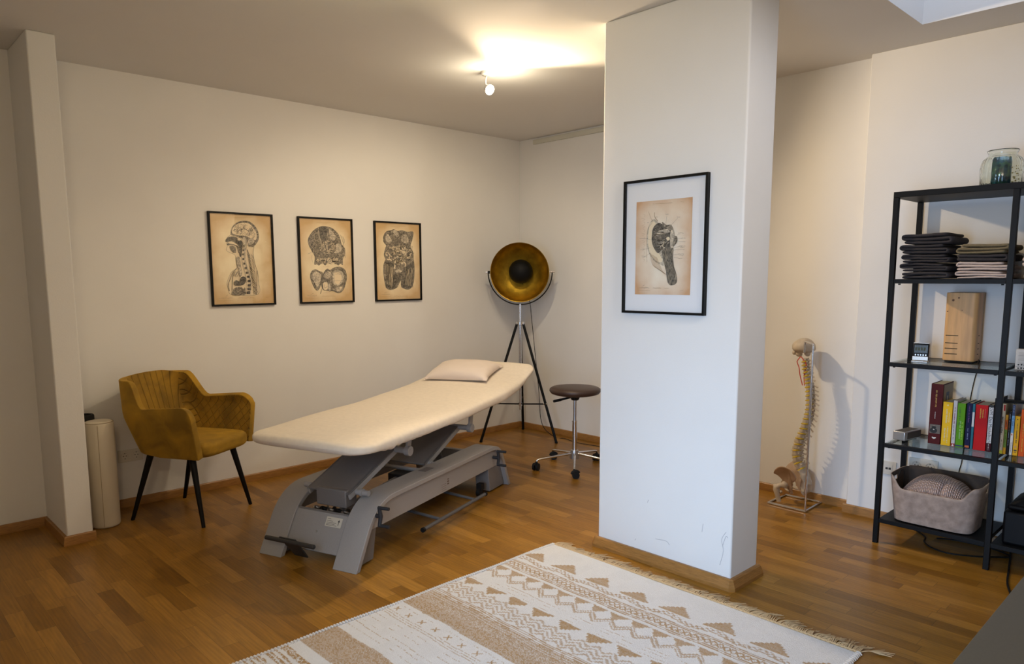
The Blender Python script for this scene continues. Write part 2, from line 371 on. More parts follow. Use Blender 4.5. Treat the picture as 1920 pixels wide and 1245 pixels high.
b = MB(); b.box(WX-0.1, -3.80, -0.036, 0.1, 0, H); struct('wall_left_recess', b, WALL, smooth=False)
b = MB(); b.box(-3.878, -3.752, -0.485, 0.05, 0, H); struct('wall_left_pier', b, WALL, bevel=0.006)
b = MB(); b.box(0, 0.1, -2.20, 0.1, 0, H); struct('wall_right', b, WALL, smooth=False)
b = MB(); b.box(XB, 0.1, -3.106, -2.20, 0, H); struct('wall_right_niche', b, WALL, smooth=False)
b = MB(); b.box(XP, 0.1, SY-0.1, -3.105, 0, H); struct('wall_right_front', b, WALL, bevel=0.004)
b = MB(); b.box(PX0, PX1, PY0, PY1, 0, H); struct('wall_pillar', b, WALL, bevel=0.008, seg=3)
b = MB(); b.box(WX-0.1, XP, SY-0.1, SY, 0, H); struct('wall_back', b, WALL, smooth=False)
b = MB(); wy0, wy1, wz0, wz1 = -5.15, -3.55, 0.10, 2.25
b.box(WX-0.1, WX, SY, wy0, 0, H); b.box(WX-0.1, WX, wy1, 0, 0, H); b.box(WX-0.1, WX, wy0, wy1, 0, wz0); b.box(WX-0.1, WX, wy0, wy1, wz1, H)
struct('wall_window_side', b, WALL, smooth=False)
b = MB(); ff = 0.05
for (y0, y1, z0, z1) in ((wy0, wy0+ff, wz0, wz1), (wy1-ff, wy1, wz0, wz1), (wy0+ff, wy1-ff, wz0, wz0+ff), (wy0+ff, wy1-ff, wz1-ff, wz1), ((wy0+wy1)/2-0.02, (wy0+wy1)/2+0.02, wz0+ff, wz1-ff)):
    b.box(WX-0.07, WX-0.02, y0, y1, z0, z1)
struct('window_1', b, WHITE, bevel=0.003)
OAK = oak_trim()
def baseboard(name, path, n_in, closed=False):
    """path in plan along the wall foot; profile leans out from the wall; n_in = side sign"""
    prof = [(0, 0), (0.019, 0), (0.019, 0.018), (0.014, 0.045), (0.010, 0.050), (0, 0.050)]
    b = MB(); P = [Vector((x, y)) for x, y in path]; k = len(P); rings = []
    for i in range(k):
        d0 = (P[i]-P[i-1]).normalized() if i else None; d1 = (P[i+1]-P[i]).normalized() if i < k-1 else None
        if d0 is None: nn = Vector((-d1.y, d1.x))
        elif d1 is None: nn = Vector((-d0.y, d0.x))
        else:
            a = Vector((-d0.y, d0.x)); c = Vector((-d1.y, d1.x)); nn = (a+c); nn = nn/(nn.dot(a))
        rings.append([(P[i].x+nn.x*n_in*o, P[i].y+nn.y*n_in*o, z) for o, z in prof])
    q = len(prof); vs = [v for r in rings for v in r]; fs = []
    for i in range(k-1):
        for j in range(q): fs.append((i*q+j, i*q+(j+1) % q, (i+1)*q+(j+1) % q, (i+1)*q+j))
    fs.append(tuple(range(q))); fs.append(tuple((k-1)*q+j for j in range(q))[::-1])
    b.add(vs, fs); return struct(name, b, OAK, angle=25)
baseboard('baseboard_left', [(-3.752, 0), (0, 0), (0, -2.20), (XB, -2.20), (XB, -3.105)], -1)
baseboard('baseboard_pier', [(WX, -0.036), (-3.878, -0.036), (-3.878, -0.485), (-3.742, -0.485)], -1)
baseboard('baseboard_right', [(XP, -3.09), (XP, SY)], -1)
def pillar_base():
    prof = [(0.0, 0), (0.030, 0), (0.030, 0.016), (0.018, 0.046), (0.012, 0.052), (0, 0.052)]
    b = MB(); c = 0.02; rings = []
    for o, z in prof:
        x0, x1, y0, y1 = PX0-o, PX1+o, PY0-o, PY1+o; ch = c*(o/0.03)
        rings.append([(x0+ch, y0, z), (x1-ch, y0, z), (x1, y0+ch, z), (x1, y1-ch, z), (x1-ch, y1, z), (x0+ch, y1, z), (x0, y1-ch, z), (x0, y0+ch, z)])
    q = 8; vs = [v for r in rings for v in r]; fs = []
    for i in range(len(prof)-1):
        for j in range(q): fs.append((i*q+j, i*q+(j+1) % q, (i+1)*q+(j+1) % q, (i+1)*q+j))
    b.add(vs, fs); struct('baseboard_pillar', b, OAK, angle=20)
pillar_base()
b = MB(); b.box(-0.02, 0, -2.2, -0.178, 2.546, 2.586); struct('trim_2', b, M('conduit_white', (0.60, 0.585, 0.50, 1), 0.5), bevel=0.003)
# scuffs on the pillar foot
b = MB()
XF = frame_mat((0, -1, 0), (0, 0, 1), (-1, 0, 0), (PX0-0.0006, 0, 0))
def ribbon(mb, pts, wd, mi=0, z=0, X=None):
    P = [Vector((p[0], p[1])) for p in pts]; vs = []
    for i in range(len(P)):
        t = (P[min(i+1, len(P)-1)]-P[max(i-1, 0)]); t = t.normalized() if t.length > 1e-9 else Vector((1, 0)); n = Vector((-t.y, t.x))*(wd[i] if isinstance(wd, list) else wd)/2
        vs += [(P[i].x+n.x, P[i].y+n.y, z), (P[i].x-n.x, P[i].y-n.y, z)]
    mb.add(vs, [(2*i, 2*i+1, 2*i+3, 2*i+2) for i in range(len(P)-1)], mi, X)
for pts in ([(3.135, 0.19), (3.15, 0.24), (3.16, 0.235)], [(3.125, 0.10), (3.14, 0.17), (3.13, 0.22), (3.15, 0.26)], [(2.78, 0.13), (2.84, 0.135), (2.86, 0.12)], [(2.66, 0.09), (2.665, 0.10)], [(3.03, 0.23), (3.035, 0.27)], [(2.73, 0.3), (2.735, 0.315)]):
    ribbon(b, [tuple(p) for p in catmull([Vector((x, y, 0)) for x, y in pts], 5)], 0.0022, 0, 0, XF)
struct('trim_3', b, M('scuff_grey', (0.42, 0.41, 0.42, 1), 0.9), smooth=False)

# ------------------------------------------------------------------ ceiling lamp
t = thing('ceiling_spotlight', 'lit ceiling spotlight on a round white base, above the treatment table', 'lamp', (-1.702, -1.441, 2.6))
b = MB(); b.lathe([(0.0, -0.022), (0.03, -0.022), (0.048, -0.016), (0.052, -0.004), (0.052, 0)], 32); b.build('ceiling_plate', M('white_enamel', (0.85, 0.84, 0.8, 1), 0.3), t)
b = MB(); b.tube(catmull([(-0.012, 0.012, -0.02), (-0.016, 0.015, -0.045), (-0.018, 0.012, -0.075), (-0.012, 0.0, -0.095)], 6), 0.005, 8); b.build('swivel_arm', CHROME, t)
ax = Vector((-0.16, -0.84, -0.50)).normalized(); sx = ax.cross(Vector((0, 0, 1))).normalized(); Xc = frame_mat(sx, ax.cross(sx)*1.0, ax, (-0.012, 0.0, -0.095))
b = MB(); b.lathe([(0.012, -0.02), (0.022, -0.012), (0.027, 0.01), (0.030, 0.024), (0.028, 0.024), (0.024, 0.008), (0.0, -0.006)], 24, X=Xc); b.build('lamp_cup', CHROME, t)
b = MB(); b.sphere((0, 0, 0.022), 0.022, 20, 12, X=Xc); bulb = b.build('bulb', emit_mat('lit_bulb', (1.0, 0.86, 0.62), 60), t); bulb.visible_shadow = True

# ------------------------------------------------------------------ framed anatomical prints
PAPER = paper_mat('aged_paper', srgb(243, 229, 196), srgb(206, 172, 122), 0, 0, 0.21, 0.29)
PAPER2 = paper_mat('aged_paper_pale', srgb(238, 226, 205), srgb(205, 160, 118), 0, 0, 0.155, 0.245)
INKD = ink_mat('ink_dark', (0.035, 0.03, 0.025, 1), (0.24, 0.21, 0.16, 1), 70)
INKM = ink_mat('ink_mid', (0.07, 0.06, 0.047, 1), (0.46, 0.39, 0.29, 1), 60)
INKL = ink_mat('ink_light', (0.36, 0.31, 0.24, 1), (0.76, 0.66, 0.50, 1), 40)
INKF = ink_mat('ink_fibre', (0.05, 0.045, 0.035, 1), (0.42, 0.35, 0.25, 1), 24, (5, 1, 1))
PALE = M('print_pale', srgb(232, 214, 182), 0.85)
LINE = M('print_line', (0.13, 0.11, 0.09, 1), 0.85)
FAINT = M('print_faint', srgb(168, 138, 100), 0.85)
PANE = glass_pane_mat('picture_glass')
def quadmap(TL, TR, BR, BL, W, Hh):
    """pixel of a picture quad -> local coordinate on the sheet"""
    A = np.array([TL, TR, BR, BL], float)
    def f(p):
        u, v = 0.5, 0.5
        for _ in range(12):
            q = A[0]*(1-u)*(1-v)+A[1]*u*(1-v)+A[2]*u*v+A[3]*(1-u)*v; e = q-np.array(p, float)
            du = (A[1]-A[0])*(1-v)+(A[2]-A[3])*v; dv = (A[3]-A[0])*(1-u)+(A[2]-A[1])*u
            s = np.linalg.solve(np.array([du, dv]).T, -e); u += s[0]; v += s[1]
        return ((u-0.5)*W, (0.5-v)*Hh)
    return f
class Draw:
    def __init__(s, W, Hh, q): s.b = MB(); s.W = W; s.H = Hh; s.q = quadmap(*q, W, Hh); s.z = 0.0006; s.b.add([(-W/2, -Hh/2, 0), (W/2, -Hh/2, 0), (W/2, Hh/2, 0), (-W/2, Hh/2, 0)], [(0, 1, 2, 3)], 0)
    def up(s): s.z += 0.00025
    def poly(s, pts, mi, smooth=True, outline=None):
        P = [s.q(p) for p in pts]
        if smooth:
            V3 = [Vector((x, y, 0)) for x, y in P]; V3 = [V3[-1]]+V3+[V3[0], V3[1]]; c = catmull(V3, 5)[5:-5]; P = [(v.x, v.y) for v in c[:-1]]
        # ear clipping through bmesh triangulation
        bm = bmesh.new(); vs = [bm.verts.new((x, y, 0)) for x, y in P]
        try:
            fc = bm.faces.new(vs); bmesh.ops.triangulate(bm, faces=[fc]); bm.verts.index_update()
            s.b.add([(v.co.x, v.co.y, s.z) for v in bm.verts], [tuple(v.index for v in f.verts) for f in bm.faces], mi)
        except Exception: pass
        bm.free()
        if outline: ribbon(s.b, P+[P[0], P[1]], outline[1], outline[0], s.z+0.0001)
        s.up()
    def line(s, pts, wd, mi, smooth=True):
        P = [Vector((*s.q(p), 0)) for p in pts]
        if smooth and len(P) > 2: P = catmull(P, 5)
        ribbon(s.b, [(v.x, v.y) for v in P], wd, mi, s.z)
    def squiggle(s, cx, cy, rx, ry, n, wd, mi, ln=30, seed=1, step=9, clip=True):
        rg = random.Random(seed)
        for _ in range(n):
            a = rg.uniform(0, 2*PI); r = math.sqrt(rg.random()); x, y = cx+rx*r*math.cos(a), cy+ry*r*math.sin(a); d = rg.uniform(0, 2*PI); pts = [(x, y)]
            cv = rg.uniform(-1, 1)
            for k in range(max(3, int(ln/step))):
                d += cv+rg.uniform(-0.5, 0.5); x += step*math.cos(d); y += step*math.sin(d)
                if clip and ((x-cx)/rx)**2+((y-cy)/ry)**2 > 1.05: break
                pts.append((x, y))
            if len(pts) > 2: s.line(pts, wd, mi)
    def hatch(s, p0, p1, q0, q1, n, wd, mi, jit=3, seed=3):
        rg = random.Random(seed)
        for i in range(n):
            t = (i+0.5)/n; a = (p0[0]+(p1[0]-p0[0])*t+rg.uniform(-jit, jit), p0[1]+(p1[1]-p0[1])*t+rg.uniform(-jit, jit)); c = (q0[0]+(q1[0]-q0[0])*t+rg.uniform(-jit, jit), q0[1]+(q1[1]-q0[1])*t+rg.uniform(-jit, jit))
            m = ((a[0]+c[0])/2+rg.uniform(-jit, jit), (a[1]+c[1])/2+rg.uniform(-jit, jit)); s.line([a, m, c], wd, mi)
    def scrib(s, x0, x1, y, n, hgt, mi=6, wd=0.0009, dy=0, seed=0):
        rg = random.Random(seed+int(x0)); pts = []
        for i in range(n*3):
            t = i/(n*3-1)
            if rg.random() < 0.12 and len(pts) > 2: s.line(pts, wd, mi, False); pts = []
            pts.append((x0+(x1-x0)*t, y+dy*t+rg.uniform(-hgt, hgt)))
        if len(pts) > 1: s.line(pts, wd, mi, False)
DM = [PAPER, INKD, INKM, INKL, PALE, LINE, FAINT, INKF]
def framed(name, label, group, origin, ax, W, Hh, draw, paper0, mat_board=None):
    """ax: local x direction in plan; local z points out of the wall"""
    out = Vector((ax[1], -ax[0], 0)) if True else None
    X = frame_mat((ax[0], ax[1], 0), (0, 0, 1), (ax[1], -ax[0], 0), (0, 0, 0))
    root = thing(name, label, 'picture', origin); root.matrix_world = Matrix.Translation(origin) @ X
    tag(root, group=group)
    b = MB(); fw = 0.011; d = 0.022
    o = [(-W/2, -Hh/2), (W/2, -Hh/2), (W/2, Hh/2), (-W/2, Hh/2)]; i = [(-W/2+fw, -Hh/2+fw), (W/2-fw, -Hh/2+fw), (W/2-fw, Hh/2-fw), (-W/2+fw, Hh/2-fw)]
    vs = [(x, y, z) for z in (0.0, d) for (x, y) in o+i]; fs = []
    for k in range(4):
        k2 = (k+1) % 4; fs += [(k, k2, 8+k2, 8+k), (4+k, 12+k, 12+k2, 4+k2), (8+k, 8+k2, 12+k2, 12+k), (k, 4+k, 4+k2, k2)]
    b.add(vs, fs); b.build('frame', FR, root, bevel=0.001, smooth=False)
    if mat_board:
        b = MB(); b.box(-W/2+fw, W/2-fw, -Hh/2+fw, Hh/2-fw, 0.004, 0.0075); mbd = b.build('mat_board', mat_board, root, smooth=False)
    mats = list(DM); mats[0] = paper0
    p = draw.b.build('art_print', mats, root, smooth=False, fix=False); p.location = (0, 0, 0.009)
    if mat_board: p.location = (draw.ox, draw.oy, 0.009)
    b = MB(); e = 0.0005; b.box(-W/2+fw+e, W/2-fw-e, -Hh/2+fw+e, Hh/2-fw-e, 0.0165, 0.0185); b.build('glass', PANE, root, smooth=False)
    return root
FW, FH = 0.442, 0.612
d = Draw(FW-0.024, FH-0.024, ((88, 80), (805, 115), (842, 1155), (140, 1175)))
d.poly([(330, 330), (345, 250), (400, 195), (480, 170), (560, 185), (630, 250), (662, 340), (650, 410), (600, 480), (590, 560), (610, 680), (645, 780), (655, 900), (645, 1050), (345, 1055), (305, 990), (285, 920), (305, 850), (340, 780), (395, 735), (400, 700), (385, 620), (375, 575), (320, 550), (280, 520), (290, 470), (283, 435), (310, 420), (272, 405), (300, 360)], 4, outline=(5, 0.0016))
d.poly([(328, 320), (345, 250), (400, 195), (480, 170), (560, 185), (630, 250), (662, 340), (640, 430), (590, 480), (530, 470), (520, 420), (440, 370), (345, 345)], 2)
d.poly([(345, 310), (360, 250), (410, 208), (480, 190), (550, 205), (610, 265), (638, 340), (622, 400), (570, 385), (500, 350), (430, 345), (380, 335)], 4, outline=(5, 0.001))
d.squiggle(490, 275, 135, 75, 60, 0.0016, 5, 55, 5); d.squiggle(570, 320, 55, 70, 22, 0.0016, 5, 45, 8)
d.line([(400, 320), (430, 285), (490, 268), (540, 300), (550, 350)], 0.0028, 5); d.line([(440, 330), (480, 300), (520, 330)], 0.0024, 2)
d.poly([(528, 420), (545, 385), (585, 380), (605, 410), (590, 445), (550, 455)], 3, outline=(5, 0.0014)); d.squiggle(565, 415, 30, 28, 12, 0.001, 5, 25, 2, 6)
d.poly([(270, 402), (300, 365), (370, 358), (425, 385), (465, 425), (462, 520), (448, 600), (428, 575), (432, 500), (400, 450), (340, 415), (278, 425)], 1)
d.poly([(405, 380), (430, 370), (450, 385), (445, 405), (415, 405)], 4, outline=(5, 0.002))
d.poly([(290, 440), (330, 430), (390, 440), (430, 490), (435, 560), (415, 545), (395, 480), (340, 455), (300, 465)], 2); d.poly([(300, 435), (340, 428), (390, 440), (425, 480), (395, 460), (340, 445)], 4)
d.poly([(315, 475), (350, 465), (385, 490), (390, 545), (360, 550), (330, 520)], 2); d.squiggle(350, 505, 30, 35, 20, 0.0012, 1, 25, 4, 6)
d.poly([(470, 370), (500, 365), (515, 400), (512, 480), (500, 520), (478, 500), (470, 430)], 3, outline=(5, 0.0012))
sp = [(480, 470), (474, 520), (470, 570), (474, 625), (484, 680), (500, 735), (516, 790), (530, 840), (540, 890), (542, 940), (538, 985), (530, 1030)]
d.line([(495, 455), (490, 560), (495, 640), (520, 740), (550, 830), (562, 930), (555, 1050)], 0.010, 3); d.line([(455, 600), (465, 680), (490, 790), (505, 850), (510, 940), (500, 1050)], 0.0035, 3)
for k, (x, y) in enumerate(sp):
    hw = 8+k*1.1; hh = 15+k*0.9; d.poly([(x-hw, y-hh*0.6), (x+hw, y-hh*0.7), (x+hw+1, y+hh*0.6), (x-hw+1, y+hh*0.6)], 1, False)
d.hatch((515, 500), (590, 1040), (545, 560), (628, 1060), 34, 0.0026, 1, 5, 9); d.hatch((560, 560), (615, 1000), (590, 590), (640, 1040), 20, 0.002, 5, 5, 4)
d.line([(600, 480), (590, 580), (625, 740), (652, 880), (650, 1050)], 0.0012, 5); d.line([(635, 760), (632, 900), (628, 1050)], 0.003, 2)
d.poly([(400, 600), (430, 620), (440, 700), (455, 800), (430, 840), (420, 760), (400, 700), (390, 640)], 3, outline=(5, 0.001)); d.squiggle(425, 650, 22, 60, 14, 0.001, 5, 22, 6, 6)
d.line([(395, 740), (350, 790), (318, 870), (300, 930), (310, 1010)], 0.004, 2); d.line([(430, 740), (400, 790), (370, 820)], 0.005, 3); d.hatch((350, 770), (430, 780), (330, 830), (400, 840), 6, 0.002, 5, 4, 5)
d.line([(350, 830), (345, 900), (340, 1000)], 0.0035, 1)
d.poly([(362, 900), (390, 880), (425, 895), (440, 850), (470, 835), (500, 850), (498, 900), (470, 935), (410, 945), (370, 940)], 1); d.line([(425, 895), (432, 935)], 0.0014, 4)
d.poly([(352, 1000), (380, 970), (430, 965), (458, 975), (450, 1052), (346, 1055)], 2, outline=(5, 0.001)); d.poly([(470, 985), (490, 975), (495, 1050), (460, 1050)], 2); d.line([(420, 1010), (440, 990)], 0.0016, 4)
d.scrib(330, 580, 128, 22, 2.5, 6); d.scrib(690, 725, 142, 4, 2); d.scrib(190, 345, 1095, 12, 8, 5, 0.001); d.line([(265, 1078), (290, 1055)], 0.001, 5); d.scrib(180, 350, 1125, 16, 3); d.scrib(405, 595, 1093, 10, 5, 6, 0.0014); d.scrib(740, 770, 1090, 4, 3)
for k in range(6): d.scrib(400+k*36, 412+k*36, 1122, 2, 3)
framed('framed_print', 'black-framed anatomical print of a head and neck in section, nearest the chair', 'black-framed prints on the left wall', (-2.631, -0.0005, 1.5195), (1, 0), FW, FH, d, PAPER)

d = Draw(FW-0.024, FH-0.024, ((88, 82), (762, 112), (783, 1182), (118, 1195)))
d.poly([(280, 690), (285, 590), (250, 520), (205, 420), (205, 350), (250, 270), (310, 215), (380, 188), (450, 192), (520, 215), (590, 280), (625, 360), (640, 420), (685, 490), (680, 570), (655, 620), (652, 700), (620, 680), (590, 705), (540, 660), (500, 690), (450, 670), (420, 705), (380, 670), (340, 705), (310, 690)], 2, outline=(5, 0.0016))
d.poly([(330, 230), (250, 280), (210, 370), (240, 470), (280, 540), (350, 520), (350, 460), (300, 400), (325, 330)], 2, outline=(1, 0.0022)); d.hatch((235, 350), (280, 520), (320, 400), (345, 500), 12, 0.0016, 1, 4, 3)
d.poly([(350, 205), (430, 200), (440, 300), (420, 370), (370, 355), (345, 290)], 1, outline=(5, 0.0016)); d.line([(335, 240), (345, 320), (365, 400), (375, 500)], 0.005, 3)
d.poly([(460, 205), (530, 240), (590, 310), (600, 380), (560, 420), (510, 425), (475, 380), (465, 300)], 2); d.poly([(475, 225), (520, 260), (560, 330), (545, 370), (500, 365), (480, 310)], 3)
for k in range(3): d.scrib(498, 560, 292+k*32, 6, 5, 5, 0.0015)
d.squiggle(450, 470, 105, 90, 70, 0.0034, 4, 28, 11, 7); d.squiggle(450, 480, 110, 90, 70, 0.0018, 1, 26, 12, 7)
d.poly([(560, 430), (600, 410), (635, 440), (640, 500), (590, 545), (530, 540), (560, 500)], 3, outline=(1, 0.0022)); d.poly([(280, 545), (355, 515), (350, 545), (290, 572)], 2, outline=(5, 0.002))
d.poly([(300, 600), (330, 560), (420, 545), (520, 575), (650, 590), (640, 640), (560, 650), (460, 640), (340, 660), (300, 640)], 2)
d.squiggle(470, 645, 170, 42, 50, 0.0062, 4, 60, 21, 11); d.squiggle(470, 650, 175, 45, 50, 0.0018, 1, 50, 22, 9)
d.line([(625, 300), (650, 370), (668, 440)], 0.0018, 5); d.line([(655, 320), (675, 370), (665, 420)], 0.005, 3); d.line([(680, 520), (695, 570), (680, 610)], 0.004, 3); d.line([(195, 555), (240, 535)], 0.003, 3); d.line([(250, 560), (245, 620), (265, 685)], 0.001, 5)
d.poly([(225, 860), (240, 790), (290, 762), (340, 785), (385, 810), (375, 900), (345, 1000), (315, 1040), (280, 1010), (250, 940)], 2, outline=(1, 0.0026)); d.poly([(250, 850), (265, 800), (310, 790), (360, 830), (350, 920), (318, 1000), (290, 960), (262, 900)], 3); d.scrib(265, 345, 897, 8, 4, 5)
d.poly([(385, 830), (440, 755), (480, 770), (540, 735), (620, 730), (680, 770), (702, 850), (690, 940), (650, 1040), (590, 1075), (520, 1050), (480, 1050), (440, 1040), (390, 1030), (365, 950)], 2, outline=(1, 0.0026))
d.poly([(520, 800), (560, 770), (640, 790), (660, 870), (630, 950), (580, 980), (530, 960), (510, 890)], 3); d.poly([(540, 810), (600, 800), (635, 870), (600, 950), (545, 940)], 4); d.poly([(560, 1010), (640, 990), (620, 1040), (570, 1055)], 3)
d.scrib(560, 620, 795, 6, 4, 5); d.scrib(540, 620, 825, 8, 4, 5); d.scrib(545, 630, 910, 8, 5, 5, 0.0013); d.scrib(540, 600, 975, 6, 4, 5)
d.poly([(400, 830), (440, 780), (490, 800), (500, 850), (470, 880), (430, 890), (405, 870)], 3, outline=(1, 0.0024)); d.poly([(388, 940), (440, 930), (450, 1010), (420, 1040), (388, 1020)], 4, outline=(5, 0.002)); d.line([(400, 960), (405, 1010), (440, 990)], 0.002, 5); d.poly([(452, 950), (478, 960), (488, 1040), (465, 1050), (450, 1010)], 3, outline=(1, 0.002)); d.line([(375, 1010), (350, 1085)], 0.004, 2); d.line([(430, 905), (470, 905)], 0.003, 1)
d.hatch((520, 745), (690, 800), (500, 790), (660, 850), 14, 0.0012, 5, 3, 7); d.squiggle(435, 850, 45, 90, 40, 0.0016, 1, 22, 31, 6)
d.scrib(310, 550, 138, 22, 2.5, 6); d.scrib(640, 685, 152, 4, 2); d.scrib(180, 300, 1112, 12, 9, 5, 0.001); d.line([(225, 1095), (262, 1075)], 0.001, 5); d.scrib(150, 320, 1145, 16, 3); d.scrib(368, 545, 1118, 10, 6, 6, 0.0014); d.scrib(690, 715, 1120, 4, 3); d.scrib(385, 470, 722, 8, 2); d.scrib(390, 470, 1072, 8, 3)
for k in range(6): d.scrib(368+k*34, 380+k*34, 1145, 2, 3)
framed('framed_print', 'black-framed print of two organ drawings, middle of three on the left wall', 'black-framed prints on the left wall', (-2.001, -0.0005, 1.519), (1, 0), FW, FH, d, PAPER)

d = Draw(FW-0.024, FH-0.024, ((75, 72), (685, 97), (700, 1145), (103, 1155)))
d.poly([(215, 590), (195, 520), (215, 430), (225, 390), (190, 340), (190, 260), (225, 200), (290, 180), (330, 168), (380, 190), (440, 180), (520, 200), (600, 198), (590, 300), (560, 400), (600, 490), (605, 580), (618, 700), (612, 850), (590, 960), (540, 1010), (470, 1000), (430, 960), (425, 880), (400, 930), (370, 985), (290, 1015), (230, 990), (205, 900), (190, 780), (190, 660)], 2, outline=(1, 0.0022))
d.poly([(200, 260), (250, 195), (300, 230), (320, 320), (270, 375), (215, 355)], 2, outline=(1, 0.0028)); d.poly([(215, 300), (240, 230), (280, 280), (300, 330), (250, 355)], 3)
d.poly([(310, 190), (350, 175), (390, 210), (400, 260), (360, 270)], 3, outline=(1, 0.002)); d.line([(420, 240), (480, 220), (530, 260), (555, 340), (550, 400)], 0.004, 1); d.poly([(450, 250), (500, 240), (535, 300), (520, 360), (460, 350), (430, 300)], 3); d.line([(560, 260), (590, 205)], 0.004, 1); d.hatch((570, 205), (560, 330), (600, 205), (580, 330), 10, 0.0014, 1, 3, 2)
d.squiggle(430, 310, 120, 75, 90, 0.0018, 1, 28, 41, 7)
d.squiggle(400, 520, 190, 140, 55, 0.0085, 4, 80, 42, 14); d.squiggle(400, 520, 190, 150, 90, 0.0028, 1, 60, 43, 10)
d.line([(330, 520), (345, 470), (400, 450), (430, 480), (390, 520), (340, 500)], 0.009, 4); d.line([(345, 550), (350, 600), (400, 615), (430, 570), (420, 540)], 0.009, 4); d.line([(310, 680), (320, 720), (345, 680), (330, 640), (400, 625), (460, 620), (490, 650), (480, 690)], 0.009, 4)
d.poly([(350, 740), (390, 720), (440, 740), (430, 770), (380, 778), (350, 765)], 3, outline=(1, 0.0022)); d.line([(370, 765), (420, 765)], 0.003, 1)
d.hatch((205, 620), (330, 640), (225, 985), (320, 1000), 30, 0.0026, 1, 12, 44); d.hatch((480, 700), (610, 620), (440, 985), (585, 985), 34, 0.0028, 1, 12, 45); d.hatch((330, 790), (440, 790), (330, 960), (400, 900), 16, 0.0024, 1, 8, 46); d.hatch((210, 640), (320, 700), (240, 940), (300, 980), 14, 0.0042, 4, 14, 47); d.hatch((500, 740), (600, 700), (470, 950), (570, 960), 16, 0.0042, 4, 14, 48)
d.squiggle(230, 760, 40, 120, 30, 0.004, 3, 40, 49, 10); d.squiggle(560, 480, 50, 100, 40, 0.0022, 1, 30, 50, 8)
d.scrib(285, 490, 128, 20, 2.5, 6); d.scrib(590, 615, 137, 4, 2); d.scrib(155, 275, 1080, 12, 8, 5, 0.001); d.line([(200, 1062), (235, 1045)], 0.001, 5); d.scrib(140, 285, 1113, 16, 3); d.scrib(330, 520, 1107, 12, 5, 6, 0.0014); d.scrib(615, 640, 1100, 4, 3)
for k in range(6): d.scrib(326+k*36, 338+k*36, 1132, 2, 3)
framed('framed_print', 'black-framed anatomical print of a torso full of organs, nearest the gold lamp', 'black-framed prints on the left wall', (-1.366, -0.0005, 1.5185), (1, 0), FW, FH, d, PAPER)

# pillar print : crop [1150,300,1350,610] at scale 4.015
PWd, PHt = 0.447, 0.620
q4 = ((78, 158), (718, 92), (692, 1168), (68, 1145))
qm = quadmap(*q4, PWd, PHt); c4 = [qm(p) for p in ((173, 310), (600, 272), (585, 1010), (165, 1005))]
pw = (c4[1][0]+c4[2][0]-c4[0][0]-c4[3][0])/2; ph = (c4[0][1]+c4[1][1]-c4[2][1]-c4[3][1])/2
d = Draw(pw, ph, ((173, 310), (600, 272), (585, 1010), (165, 1005))); d.ox = sum(p[0] for p in c4)/4; d.oy = sum(p[1] for p in c4)/4
d.poly([(262, 520), (300, 440), (350, 470), (400, 640), (410, 780), (330, 760), (280, 700), (258, 620)], 3)
d.poly([(275, 500), (300, 455), (330, 480), (330, 640), (380, 740), (350, 760), (290, 700), (268, 610)], 4)
for k in range(12): d.line([(282+k*5, 690+k*3), (300+k*8, 770+k*6), (325+k*9, 800+k*5)], 0.0010, 6)
d.line([(270, 380), (285, 420), (300, 460), (265, 510), (258, 600), (260, 760)], 0.0012, 6); d.line([(318, 385), (320, 420), (345, 450)], 0.002, 6)
d.poly([(380, 640), (440, 620), (462, 660), (458, 760), (480, 830), (492, 900), (470, 930), (430, 925), (410, 830), (385, 730)], 7, outline=(5, 0.0012)); d.hatch((388, 650), (455, 650), (420, 915), (485, 915), 14, 0.0014, 1, 4, 60)
d.poly([(298, 560), (310, 500), (350, 465), (400, 490), (440, 520), (440, 600), (430, 650), (390, 650), (350, 690), (320, 660), (300, 610)], 1, outline=(5, 0.0014)); d.hatch((310, 520), (330, 660), (390, 530), (420, 640), 22, 0.0016, 2, 6, 61); d.hatch((345, 610), (375, 680), (400, 580), (430, 620), 10, 0.0022, 3, 4, 62)
d.poly([(330, 555), (345, 525), (400, 510), (440, 505), (455, 525), (400, 545), (350, 560)], 3, outline=(5, 0.0014)); d.poly([(378, 458), (410, 480), (445, 480), (462, 520), (440, 530), (420, 505), (390, 490)], 2, outline=(5, 0.0012))
d.poly([(440, 530), (465, 520), (472, 600), (460, 650), (440, 640)], 3, outline=(5, 0.001)); d.poly([(470, 565), (490, 570), (488, 610), (462, 640), (465, 600)], 2, outline=(5, 0.0012)); d.poly([(410, 575), (432, 568), (436, 590), (418, 598)], 4, outline=(5, 0.001)); d.line([(395, 600), (385, 640), (400, 650)], 0.003, 4)
for (a, c2) in (((320, 425), (345, 455)), ((412, 415), (407, 470)), ((495, 428), (445, 480)), ((515, 545), (490, 555)), ((530, 580), (480, 580)), ((530, 605), (495, 600)), ((530, 635), (470, 650)), ((500, 665), (455, 670)), ((505, 700), (460, 705)), ((510, 730), (462, 720)), ((230, 580), (300, 590)), ((230, 665), (290, 650)), ((240, 720), (290, 690))): d.line([a, c2], 0.0006, 5, False)
for (x, y, w_) in ((318, 420, 28), (402, 400, 24), (488, 420, 24), (500, 540, 38), (523, 578, 32), (528, 606, 24), (508, 638, 44), (515, 648, 30), (502, 664, 44), (498, 697, 44), (505, 706, 36), (502, 731, 28), (203, 582, 32), (212, 665, 26), (220, 720, 40), (262, 462, 14)): d.scrib(x, x+w_, y, 6, 2.5, 5, 0.0008)
